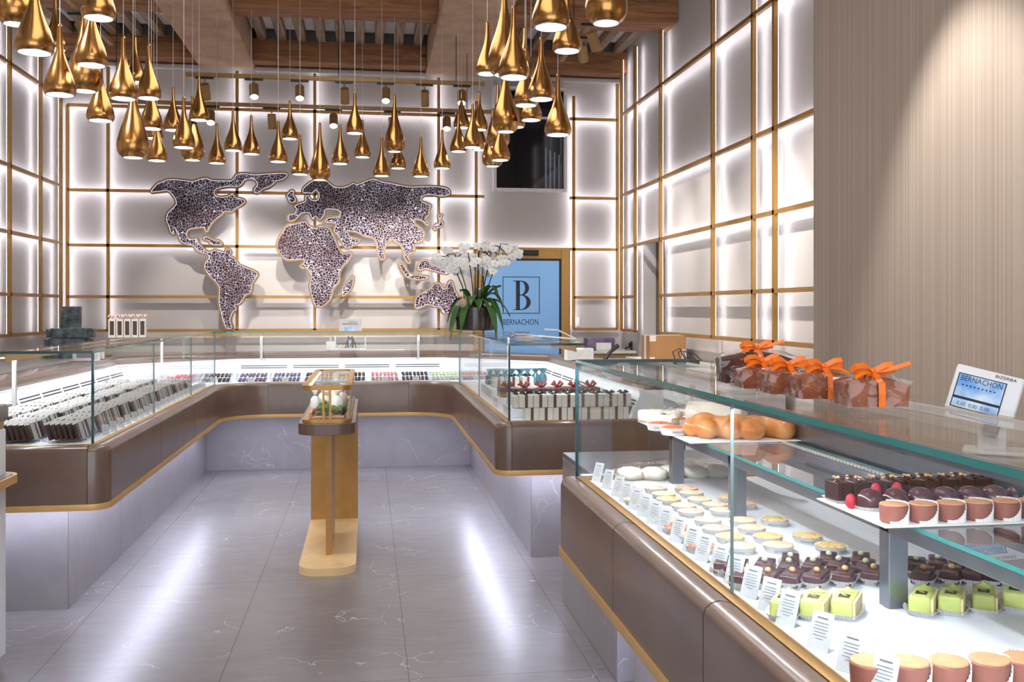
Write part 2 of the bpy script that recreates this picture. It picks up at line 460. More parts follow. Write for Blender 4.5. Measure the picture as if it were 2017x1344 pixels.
def uyL(u): return atX(u, 500, XL+.095).y
us = [133, 213, 467, 620, 864, 938, 1130, 1216]; xs = [ux(u) for u in us]
bars = []
ZT = 4.32
for i, x in enumerate(xs):
    if i == 5: bars += [('v', x, 2.27, 4.05, True)]; continue
    top = ZB[4] if i in (0,) else ZT
    if i == 6: bars += [('v', x, ZB[0], 4.15, True)]; continue
    bars.append(('v', x, ZB[0], top, True))
for k, z in enumerate(ZB):
    lit = k in (2, 3, 4)
    if k < 2:
        bars.append(('h', z, xs[0], xs[5]-.02 if k == 0 else xs[5], lit)); bars.append(('h', z, xs[6], xs[7], lit))
    elif k == 2: bars.append(('h', z, xs[0], xs[7], lit))
    elif k == 3: bars += [('h', z, xs[0], xs[5]+.1, lit), ('h', z, xs[6]-.05, xs[7], lit)]
    else: bars += [('h', z, xs[0], xs[5]+.1, lit), ('h', z, xs[6]-.05, xs[7], lit)]
lattice('trim_1', bars, 'back')
ys = [uyR(u) for u in (1224, 1251, 1301, 1404, 1484, 1526)]+[5.9]
bars = []
for i, y in enumerate(ys):
    bars.append(('v', y, ZB[0], 4.55, True))
for k, z in enumerate(ZB):
    if k == 0: bars += [('h', z, 5.6, ys[2], False), ('h', z, DY1+.02, ys[0], False)]
    elif k == 1: bars += [('h', z, 5.6, ys[2], False), ('h', z, DY1+.02, ys[0], False)]
    else: bars.append(('h', z, 5.6, ys[0], True))
lattice('trim_2', bars, 'right')
ys = [uyL(u) for u in (19, 80, 120)]+[6.7, 5.2]
bars = [('v', y, ZB[0], 4.75, True) for y in ys]+[('h', z, 3.5, ys[2], k > 1) for k, z in enumerate(ZB)]
lattice('trim_3', bars, 'left')

# beams
def beam(name, a, b, mat, lab, grp=None):
    o = MB().rbox(a, b, .012).build(name, mat, smooth=30); return tag(o, None, None, None, 'structure')
BX = [(-1.95, -1.31), (.69, 1.36)]
n = 0
for (a, b) in BX:
    m = MB().rbox((a, -1.5, 4.37), (b, YB, ZC), .02); n += 1
    struct('beam_%d' % n, m, 'plaster', 30)
segs = [(XL, BX[0][0]), (BX[0][1], BX[1][0]), (BX[1][1], XR)]
for (a, b) in segs:
    n += 1; struct('beam_%d' % n, MB().rbox((a, 9.7, 4.45), (b, 10.12, 4.84), .015), 'beam_wood', 30)
    n += 1; struct('beam_%d' % n, MB().rbox((a, 11.7, 4.40), (b, YB, 4.66), .015), 'beam_wood', 30)
    n += 1; struct('beam_%d' % n, MB().rbox((a, 11.93, 4.33), (b, YB, 4.385), .015), 'wall_panel', 30)
    k = max(3, round((b-a)/.235)); 
    n += 1; struct('joist_infill_%d' % n, MB().box((a, 10.1, 4.745), (b, 11.6, 4.765)), 'ceiling_white')
    for i in range(k):
        x = a+(i+.5)*(b-a)/k
        n += 1; struct('joist_%d' % n, MB().rbox((x-.05, 10.1, 4.64), (x+.05, 11.75, 4.78), .008), 'joist_wood', 30)
for (a, b, y) in [(XL, BX[0][0], 7.2), (BX[0][1], BX[1][0], 7.2), (XL, BX[0][0], 4.4), (BX[0][1], BX[1][0], 4.4)]:
    n += 1; struct('beam_%d' % n, MB().rbox((a, y, 4.45), (b, y+.3, 4.84), .015), 'beam_wood', 30)

# window high in the back wall
x0, x1 = ux(972), ux(1116); z1 = atY(1000, 172, YB-.05).z; z0 = atY(1040, 378, YB-.05).z
wr = root('window_1', ((x0+x1)/2, YB-.05, z0), kind='structure')
m = MB(); f = .035
m.box((x0, YB-.12, z0), (x0+f, YB, z1)); m.box((x1-f, YB-.12, z0), (x1, YB, z1)); m.box((x0+f, YB-.12, z0), (x1-f, YB, z0+f)); m.box((x0+f, YB-.12, z1-f), (x1-f, YB, z1))
m.box((x0+f, YB-.1, 3.86), (x1-f, YB-.02, 3.885))
m.build('window_frame', 'white_plastic', wr, True)
MB().box((x0+f, YB-.05, z0+f), (x1-f, YB-.03, z1-f)).build('pane', 'dark_window', wr, True)
m = MB()
for k in range(4): m.box((x1-.26+k*.055, YB-.056, z0+.04), (x1-.245+k*.055, YB-.051, z0+.55-.03*k))
m.build('reflection_stripe', 'pane_reflection', wr, True)  # pale strips laid on the pane in place of its reflections

# blue lit door with the shop's name
dx0, dx1 = ux(950, YB-.04), ux(1104, YB-.04); dz = atY(1100, 511, YB-.04).z
dr = root('door_1', ((dx0+dx1)/2, YB, 0), kind='structure')
m = MB(); e = .11
m.rbox((dx0-e, YB-.1, 0), (dx0, YB, dz+e), .006); m.rbox((dx1, YB-.1, 0), (dx1+e, YB, dz+e), .006); m.rbox((dx0, YB-.1, dz), (dx1, YB, dz+e), .006)
m.build('door_frame', 'gold_trim', dr, True)
m = MB(); e2 = .02
m.box((dx0, YB-.07, .05), (dx0+e2, YB-.03, dz)); m.box((dx1-e2, YB-.07, .05), (dx1, YB-.03, dz)); m.box((dx0+e2, YB-.07, dz-e2), (dx1-e2, YB-.03, dz))
m.build('door_rebate', 'black', dr, True)
MB().box((dx0+e2, YB-.05, .05), (dx1-e2, YB-.035, dz-e2)).build('glass_panel', 'blue_screen', dr, True)
def dpx(u, v): p = atY(u, v, YB-.052); return p.x, p.z
m = MB(); yy = YB-.056
(ax, az), (bx_, bz) = dpx(990, 545), dpx(1063, 618); lw = .009
for q in [((ax, bz), (bx_, bz+lw)), ((ax, az-lw), (bx_, az)), ((ax, bz), (ax+lw, az)), ((bx_-lw, bz), (bx_, az))]:
    m.box((q[0][0], yy, q[0][1]), (q[1][0], yy+.004, q[1][1]))
# serif B built from stem, serifs and two bowls
(cx0, ct), (cx1, cb) = dpx(1012, 553), dpx(1042, 611)
H = ct-cb; W = cx1-cx0
def P(x, z): return (cx0+x*W, cb+z*H)
def quad(a, b, c, d): m.add([(a[0], yy, a[1]), (b[0], yy, b[1]), (c[0], yy, c[1]), (d[0], yy, d[1])], [(0, 1, 2, 3)])
quad(P(.14, 0), P(.4, 0), P(.4, 1), P(.14, 1))
quad(P(-.05, 0), P(.5, 0), P(.5, .025), P(-.05, .025)); quad(P(-.05, .975), P(.5, .975), P(.5, 1), P(-.05, 1))
for (zb, zt, rx, ti) in [(.0, .53, .66, .28), (.5, 1.0, .55, .26)]:
    zc = (zb+zt)/2; rz_ = (zt-zb)/2
    for i in range(16):
        t0 = -PI/2+PI*i/16; t1 = -PI/2+PI*(i+1)/16
        o_ = lambda t: P(.45+rx*math.cos(t)**.9 if math.cos(t) > 0 else .45, zc+rz_*math.sin(t))
        i_ = lambda t: P(.45+(rx-ti)*max(0, math.cos(t)), zc+(rz_-.025)*math.sin(t))
        quad(i_(t0), o_(t0), o_(t1), i_(t1))
    quad(P(.3, zb), P(.46, zb), P(.46, zb+.025), P(.3, zb+.025)); quad(P(.3, zt-.025), P(.46, zt-.025), P(.46, zt), P(.3, zt))
pc = atY(1026, 640, YB-.056)
add_text(m, 'BERNACHON', .1, Mx((pc.x, yy, pc.z), 0, PI/2), .72)
pc = atY(1026, 655, YB-.056)
for k in range(9): m.box((pc.x-.1+k*.024, yy, pc.z-.008), (pc.x-.09+k*.024, yy+.003, pc.z+.008))
m.build('logo', 'logo_ink', dr, True)
p = atY(1045, 497, YB-.14)
MB().rbox((p.x-.1, YB-.16, p.z-.04), (p.x+.1, YB-.1, p.z+.025), .008).build('door_sensor', 'black', dr, True)
# thermostat and sockets
def wallbox(name, p, n_, w_, h_, mat, lab, cat):
    m = MB().rbox((-w_/2, -.012, -h_/2), (w_/2, 0, h_/2), .003)
    m.lathe([(.0, .0), (w_*.28, .0), (w_*.28, .006), (0, .006)], 16, 0, M=Mx((0, -.012, 0), 0, PI/2))
    o = m.build(name, mat, smooth=40); o.location = p; o.rotation_euler = (0, 0, n_); return tag(o, lab, cat)
wallbox('thermostat', (atY(1135, 638, YB).x, YB, 1.38), 0, .09, .12, 'white_plastic', 'small white round-dial thermostat on the back wall right of the blue door', 'thermostat')

# ---------------------------------------------------------------- world map of cocoa beans
def mp(x, y): p = atY(270+x/3.103, 320+y/3.103, YB-.2); return (p.x, p.z)
CONT = {
 'americas': [(85,182),(105,152),(130,128),(160,118),(180,108),(230,105),(300,112),(340,118),(380,105),(425,97),(460,110),(520,112),(575,112),(595,95),(610,75),(650,68),(720,75),(800,70),(880,66),(918,72),(910,92),(885,108),(850,115),(838,128),(810,150),(770,165),(745,185),(722,188),(715,165),(735,140),(725,112),(690,102),(660,110),(645,130),(620,148),(560,148),(500,158),(475,175),(478,200),(510,212),(555,208),(585,190),(600,215),(640,222),(660,240),(640,262),(600,285),(575,305),(540,300),(515,325),(480,352),(450,385),(435,420),(420,425),(410,400),(370,402),(320,412),(305,440),(315,465),(345,470),(365,465),(375,490),(400,520),(425,543),(450,548),(480,535),(510,545),(540,550),(545,530),(565,530),(575,550),(565,570),(600,590),(625,625),(660,640),(735,675),(725,710),(705,740),(700,780),(690,800),(660,815),(645,845),(620,870),(600,870),(605,900),(590,910),(575,940),(570,970),(580,1012),(550,1015),(535,990),(522,950),(510,900),(500,850),(505,780),(490,740),(450,700),(415,650),(420,610),(440,585),(430,562),(400,555),(365,540),(345,510),(300,500),(270,485),(255,450),(240,420),(225,400),(228,430),(222,443),(205,425),(195,390),(180,350),(190,310),(220,280),(240,250),(225,210),(190,175),(150,178),(110,182)],
 'caribbean': [(405,460),(430,455),(470,475),(500,478),(520,500),(490,505),(450,500),(440,480),(415,475)],
 'british': [(915,205),(925,190),(945,172),(960,180),(955,200),(970,225),(965,243),(935,245),(925,225)],
 'eurasia': [(925,355),(928,320),(960,315),(975,285),(960,270),(985,255),(1030,238),(1028,215),(1045,200),(1060,225),(1090,235),(1112,215),(1105,180),(1088,172),(1070,190),(1050,188),(1015,185),(1020,155),(1070,115),(1110,108),(1160,115),(1190,140),(1230,155),(1290,145),(1320,128),(1350,135),(1440,102),(1490,118),(1560,130),(1660,150),(1740,148),(1850,150),(1900,165),(1912,190),(1890,205),(1850,208),(1800,198),(1750,205),(1735,235),(1765,250),(1795,265),(1785,290),(1785,320),(1760,345),(1785,375),(1770,385),(1740,355),(1695,350),(1700,380),(1740,410),(1755,440),(1740,480),(1700,490),(1680,485),(1695,520),(1690,550),(1655,570),(1668,612),(1650,610),(1635,580),(1620,520),(1590,490),(1560,470),(1535,490),(1505,540),(1515,580),(1500,595),(1480,580),(1465,500),(1450,465),(1390,450),(1350,430),(1290,420),(1300,455),(1350,470),(1355,485),(1290,525),(1265,510),(1235,455),(1205,420),(1215,375),(1150,365),(1170,340),(1235,330),(1240,300),(1200,288),(1150,290),(1145,320),(1115,355),(1090,330),(1075,350),(1050,310),(1005,315),(960,355)],
 'africa': [(895,420),(920,385),(975,375),(1030,362),(1045,385),(1095,405),(1110,390),(1170,400),(1205,460),(1230,520),(1260,560),(1310,550),(1300,590),(1255,640),(1235,680),(1235,730),(1200,770),(1185,830),(1150,870),(1115,884),(1085,870),(1070,820),(1055,760),(1065,700),(1040,650),(1015,648),(998,635),(1015,622),(1025,600),(1000,592),(940,598),(905,590),(870,550),(855,515),(865,470)],
 'madagascar': [(1318,695),(1325,720),(1310,770),(1285,800),(1260,815),(1252,790),(1270,745),(1295,725)],
 'japan': [(1840,325),(1865,320),(1855,345),(1870,375),(1855,395),(1835,400),(1825,415),(1812,400),(1825,380),(1845,375),(1848,350)],
 'indonesia': [(1605,625),(1630,630),(1665,680),(1720,690),(1780,700),(1755,715),(1700,715),(1650,700),(1620,660)],
 'guinea': [(1715,645),(1735,605),(1770,600),(1800,625),(1850,645),(1900,670),(1890,682),(1830,668),(1770,652),(1730,660)],
 'australia': [(1700,890),(1705,830),(1750,795),(1790,775),(1815,745),(1850,740),(1865,765),(1890,770),(1905,730),(1925,730),(1940,780),(1960,820),(1955,860),(1910,915),(1870,920),(1855,890),(1810,880),(1770,870),(1730,890)]}
DES = {'americas': 'backlit wall relief of the Americas and Greenland paved with cocoa beans, gold rim', 'caribbean': 'tiny Caribbean island relief in a gold rim beside the Americas',
 'british': 'small British Isles relief in a gold rim above Spain on the wall map', 'eurasia': 'largest backlit relief, Europe and Asia paved with cocoa beans, gold rim',
 'africa': 'backlit Africa relief paved with cocoa beans in a gold rim', 'madagascar': 'small leaf-shaped Madagascar relief right of southern Africa',
 'japan': 'thin Japan relief in a gold rim at the right end of Asia', 'indonesia': 'narrow Indonesian island relief below southeast Asia, lower of the pair',
 'guinea': 'narrow New Guinea island relief above Australia, touching the orchid flowers', 'australia': 'backlit Australia relief paved with cocoa beans, left of the orchid leaves'}
for nm, pts in CONT.items():
    sp = smoothpoly([mp(*p) for p in pts], 3)
    cx = sum(p[0] for p in sp)/len(sp); cz = sum(p[1] for p in sp)/len(sp)
    if sum(sp[i][0]*sp[(i+1) % len(sp)][1]-sp[(i+1) % len(sp)][0]*sp[i][1] for i in range(len(sp))) < 0: sp = sp[::-1]
    r = root('map_relief', (cx, YB-.2, cz), 0, DES[nm], 'wall map piece', 'world map reliefs on the back wall')
    loc = [(x-cx, z-cz) for x, z in sp]; n = len(loc)
    M = Matrix(((1, 0, 0, 0), (0, 0, -1, 0), (0, 1, 0, 0), (0, 0, 0, 1)))
    MB().prism(loc, -.02, .012, 0, M).build('bean_panel', 'bean_panel', r)
    nor = []
    for i in range(n):
        a = Vector(loc[i-1]); b = Vector(loc[(i+1) % n]); d = (b-a).normalized() if (b-a).length > 1e-6 else Vector((1, 0)); nor.append(Vector((d.y, -d.x)))
    def ring(o0, o1, y0, y1, mat, name):
        m = MB(); vs = []
        for i in range(n):
            p = Vector(loc[i]); a = p+nor[i]*o0; b = p+nor[i]*o1
            vs += [(a.x, y0, a.y), (b.x, y0, b.y), (b.x, y1, b.y), (a.x, y1, a.y)]
        fs = []
        for i in range(n):
            j = (i+1) % n
            for k in range(4): fs.append((4*i+k, 4*j+k, 4*j+(k+1) % 4, 4*i+(k+1) % 4))
        m.add(vs, fs); return m.build(name, mat, r, smooth=40)
    ring(0, .018, -.022, .03, 'track_gold', 'rim')
    ring(-.006, -.001, -.015, -.0125, 'map_edge_light', 'edge_light')
    bk = MB()
    for k in (0.25, .75):
        q = loc[int(n*k) % n]; bk.box((q[0]*.6-.01, .012, q[1]*.6-.01), (q[0]*.6+.01, .19, q[1]*.6+.01))
    bk.build('wall_bracket', 'rod_grey', r)

# ---------------------------------------------------------------- pendant lamps
SM = [(.012, .37), (.013, .33), (.016, .27), (.024, .225), (.038, .18), (.055, .135), (.070, .095), (.081, .058), (.085, .03), (.082, .012), (.073, 0)]
LG = [(.013, .56), (.015, .49), (.021, .41), (.036, .33), (.058, .255), (.083, .185), (.1, .12), (.105, .08), (.1, .042), (.086, .016), (.066, 0)]
def drop(kind):
    pr = SM if kind == 's' else LG
    r = root('pendant_lamp', (0, 0, 0), 0, 'x', 'pendant lamp')
    inner = [(a-.002, b) for a, b in pr[::-1]][:6]
    m = MB(); pts = pr+[(pr[-1][0]-.004, .001)]+[(a-.004, b+.001) for a, b in pr[::-1][1:5]]+[(0, pr[-5][1]+.002)]
    m.lathe(pts, 40, cap=False); m.f = [f[::-1] for f in m.f]
    m.lathe([(.0, pr[0][1]+.012), (pr[0][0]*.7, pr[0][1]+.01), (pr[0][0], pr[0][1])], 16); 
    m.build('shade', 'brass', r, smooth=50)
    ra = pr[-1][0]-.005
    MB().lathe([(0, .012), (ra, .012), (ra, .006), (0, .004)], 32).build('light_disc', 'lamp_face', r)
    a = pr[-1][0]
    rm = MB(); rm.lathe([(a+.001, .004), (a+.002, 0), (a, -.002), (a-.005, -.001), (a-.005, .004)], 32, cap=False); rm.build('rim', 'steel', r, smooth=40)
    return r
SR = Rep(drop('s')); LR = Rep(drop('l'))
PEND = [(30,48,72,'l'),(68,104,74,'s'),(108,98,46,'s'),(194,36,66,'s'),(180,129,62,'s'),(167,180,68,'l'),(118,187,62,'s'),(198,238,53,'s'),(243,195,55,'s'),(293,194,48,'s'),(266,163,41,'s'),(262,311,62,'l'),(298,254,45,'s'),(303,273,37.5,'s'),(309,317,40,'s'),(341,257,38,'s'),(362,291,45,'s'),(379,316,47,'l'),(392,237,38.5,'s'),(427,322,35,'s'),(459,297,36,'s'),(495,304,34.5,'s'),(548,319,36.5,'s'),(571,274,34,'s'),(591,344,36,'s'),(630,355,41.7,'l'),(670,323,35,'s'),(699,263,36.5,'s'),(714,310,33,'s'),(752,347,34.6,'s'),(777,299,41.7,'l'),(784,332,32.5,'s'),(829,348,35,'s'),(871,332,34,'s'),(909,252,32.7,'s'),(903,299,34,'s'),(931,291,39,'s'),(945,296,32.6,'s'),(944,256,34,'s'),(960,146,46,'s'),(994,148,68,'l'),(1012,153,63,'s'),(1034,156,46,'s'),(1085,54,76,'s'),(1117,101,59,'s'),(1194,46,84,'l'),(1066,196,54.6,'s'),(1036,208,50,'s'),(1046,237,44,'s'),(996,260,53.7,'l'),(1099,266,53.7,'s'),(1018,251,33,'s'),(985,316,39.6,'s'),(970,328,42,'l'),(981,290,46,'l')]
def clus(u): return 0 if u < 320 else (1 if u < 890 else 2)
CN = ['left cluster', 'middle row', 'right cluster']
idx = {}
for c_ in range(3):
    lst = sorted([p for p in PEND if clus(p[0]) == c_])
    for i, p in enumerate(lst): idx[p] = i
for p in PEND:
    u, v, wd, kd = p
    d = (.17 if kd == 's' else .21)*FPX/wd
    pos = atD(u, v, d)
    lab = '%s brass teardrop pendant lamp, %s from the left in the %s' % ('small' if kd == 's' else 'large', ORD[idx[p]], CN[clus(u)])
    o = (SR if kd == 's' else LR)(pos, random.uniform(0, 6), lab, 'brass teardrop pendant lamps')
    top = pos.z+(.378 if kd == 's' else .568)
    ztop = 4.36 if any(a < pos.x < b for a, b in BX) else ZC
    MB().tube([(0, 0, top-pos.z), (0, 0, ztop-pos.z)], .0022, 6).build('cord', 'cable_clear', o)

# ---------------------------------------------------------------- track lighting
def spot_fixture(p, aim, lit, lab, width=.09, energy=0, drop_=.05):
    r = root('track_spotlight', p, 0, lab, 'spotlight', 'gold track spotlights')
    MB().rbox((-.09, -.014, -.02), (.09, .014, 0), .003).build('adapter', 'black', r)
    MB().tube([(0, 0, -.015), (0, 0, -drop_-.01)], .008).build('stem', 'track_gold', r)
    d = (Vector(aim)-Vector(p)); d = d.normalized()
    q = Vector((0, 0, -1)).rotation_difference(d).to_matrix().to_4x4()
    T = Matrix.Translation((0, 0, -drop_-.02)) @ q
    R_ = width/2; L = .16
    m = MB().lathe([(R_*.9, .0), (R_, -.004), (R_, -L), (R_*.9, -L), (R_*.86, -L+.012)], 24, 0, M=T)
    m.f = [f[::-1] for f in m.f]
    m.build('can', 'track_gold', r, smooth=40)
    MB().lathe([(0, -L+.012), (R_*.88, -L+.012), (R_*.88, -L+.008), (0, -L+.004)], 20, 0, M=T).build('lens', 'spot_face', r)
    if energy:
        l = bpy.data.lights.new('spot_beam', 'SPOT'); l.energy = energy; l.spot_size = math.radians(62); l.spot_blend = .6; l.shadow_soft_size = .03; l.color = (1, .96, .93)
        o = bpy.data.objects.new('spot_beam', l); C.objects.link(o); o.parent = r
        o.matrix_local = T @ Matrix.Translation((0, 0, -L-.01))
    return r
def track(a, b, lab, rods):
    a = Vector(a); b = Vector(b); r = root('light_track', (a+b)/2, 0, lab, 'light track', 'gold light tracks under the beams')
    m = MB()
    if abs(a.y-b.y) < .01: m.rbox((a.x, a.y-.02, a.z-.02), (b.x, a.y+.02, a.z+.02), .003)
    else: m.rbox((a.x-.02, a.y, a.z-.02), (a.x+.02, b.y, a.z+.02), .003)
    m.build('rail', 'track_gold', r, True)
    for k in rods:
        p = a.lerp(b, k); zt = 4.36 if any(x0 < p.x < x1 for x0, x1 in BX) else ZC
        MB().tube([(p.x, p.y, p.z), (p.x, p.y, zt)], .004, 6).build('suspension_rod', 'black', r, True)
T1 = 10.2; T2 = 10.9
a = atY(366, 147, T1); b = atY(955, 165, T1); zt1 = (a.z+b.z)/2
track((a.x, T1, zt1), (b.x, T1, zt1), 'upper gold ceiling track crossing in front of the back wall', (.1, .9, .5))
a2 = atY(188, 199, T2); b2 = atY(972, 220, T2); zt2 = (a2.z+b2.z)/2
track((a2.x, T2, zt2), (b2.x, T2, zt2), 'lower gold ceiling track nearest the back wall', (.05, .5, .93))
k = 0
for u, lit in [(403, 0), (500, 1), (590, 1), (678, 0), (760, 1), (836, 0), (910, 1)]:
    x = atY(u, 160, T1).x; k += 1
    aim = (x-.1, T1+1.9, 1.2) if not lit else (x*.7, T1-2.0, .6)
    if not lit: aim = (x+.15, YB, .9)
    spot_fixture((x, T1, zt1-.02), aim, lit, 'gold cylinder spotlight, %s from the left on the upper track' % ORD[k-1], energy=(190 if not lit else 45))
k = 0
for u, lit in [(415, 1), (535, 0), (657, 1), (773, 0), (880, 1)]:
    x = atY(u, 210, T2).x; k += 1
    aim = (x+.1, YB, .3) if not lit else (x*.8, T2-2.2, .6)
    spot_fixture((x, T2, zt2-.02), aim, lit, 'gold cylinder spotlight, %s from the left on the lower track' % ORD[k-1], energy=(150 if not lit else 45))
zt3 = 3.95
XT = -2.3; track((XT, 3.5, zt3), (XT, 9.4, zt3), 'gold ceiling track running front to back above the left counter', (.1, .5, .9))
for k, (y, ay) in enumerate([(5.3, 6.5), (6.1, 7.2), (8.4, 9.0)]):
    spot_fixture((XT, y, zt3-.02), (XT+1.3, ay, 1.0), 1, 'gold cylinder spotlight, %s along the left track counting from the camera' % ORD[k], energy=120)
XT = 1.85; track((XT, 3.5, zt3), (XT, 9.4, zt3), 'gold ceiling track running front to back above the right counter', (.1, .5, .9))
for k, (y, ay, ax) in enumerate([(4.2, 3.9, 2.66), (6.15, 6.9, 3.1), (6.6, 7.9, 3.1), (8.1, 9.3, 3.1), (8.5, 11.0, 3.0)]):
    spot_fixture((XT, y, zt3-.02), (ax, ay, 1.1), 1, 'gold cylinder spotlight, %s along the right track counting from the camera' % ORD[k], energy=220)

# ================================================================ display counters
class Path:
    """plan outline: corners with fillets, offset to the left of travel (into the case)"""
    def __init__(s, pts, rad, k=8):
        s.p = [Vector(p) for p in pts]; s.r = [0]+rad+[0]; s.k = k; n = len(s.p)
        s.d = [(s.p[i+1]-s.p[i]).normalized() for i in range(n-1)]
        s.n = [Vector((-d.y, d.x)) for d in s.d]
    def corner(s, i, o):
        if i == 0: return s.p[0]+s.n[0]*o
        if i == len(s.p)-1: return s.p[-1]+s.n[-1]*o
        a, b = s.n[i-1], s.n[i]; return s.p[i]+(a+b)*(o/(1+a.dot(b)))
    def station(s, st, o):
        ty, i, t = st
        def ends(i):
            c = s.corner(i, o)
            if i in (0, len(s.p)-1): return c, c, 0, 1
            turn = s.d[i-1].cross(s.d[i]) if hasattr(s.d[i-1], 'cross') and False else s.d[i-1].x*s.d[i].y-s.d[i-1].y*s.d[i].x
            r = max(s.r[i]-o, .0) if turn > 0 else s.r[i]+o
            return c-s.d[i-1]*r, c+s.d[i]*r, r, turn
        if ty == 's':
            a = ends(i)[1]; b = ends(i+1)[0]; return a.lerp(b, t)
        a, b, r, turn = ends(i); c = s.corner(i, o)
        if r < 1e-5: return c
        # circle centre
        ctr = a+(s.n[i-1] if turn > 0 else -s.n[i-1])*r
        a0 = math.atan2(a.y-ctr.y, a.x-ctr.x); a1 = math.atan2(b.y-ctr.y, b.x-ctr.x)
        da = (a1-a0+PI) % (2*PI)-PI; th = a0+da*t
        return ctr+Vector((math.cos(th), math.sin(th)))*r
    def full(s):
        L = []
        for i in range(len(s.p)-1):
            L += [('s', i, 0), ('s', i, 1)]
            if i < len(s.p)-2 and s.r[i+1] > 0: L += [('a', i+1, j/s.k) for j in range(1, s.k)]
        return L
    def sweep(s, mb, prof, sts=None, mi=0, closed=True, caps=True):
        sts = sts or s.full(); n = len(prof); vs = []; fs = []
        for st in sts:
            for (o, z) in prof:
                q = s.station(st, o); vs.append((q.x, q.y, z))
        rng = n if closed else n-1
        mm = []
        for k in range(len(sts)-1):
            for i in range(rng):
                j = (i+1) % n; fs.append((k*n+i, k*n+j, (k+1)*n+j, (k+1)*n+i)); mm.append(mi if isinstance(mi, int) else mi[i])
        if caps and closed:
            fs.append(tuple(range(n))); fs.append(tuple(reversed([(len(sts)-1)*n+i for i in range(n)])))
            mm += [mi if isinstance(mi, int) else mi[-1]]*2
        mb.add(vs, fs, mm); return mb

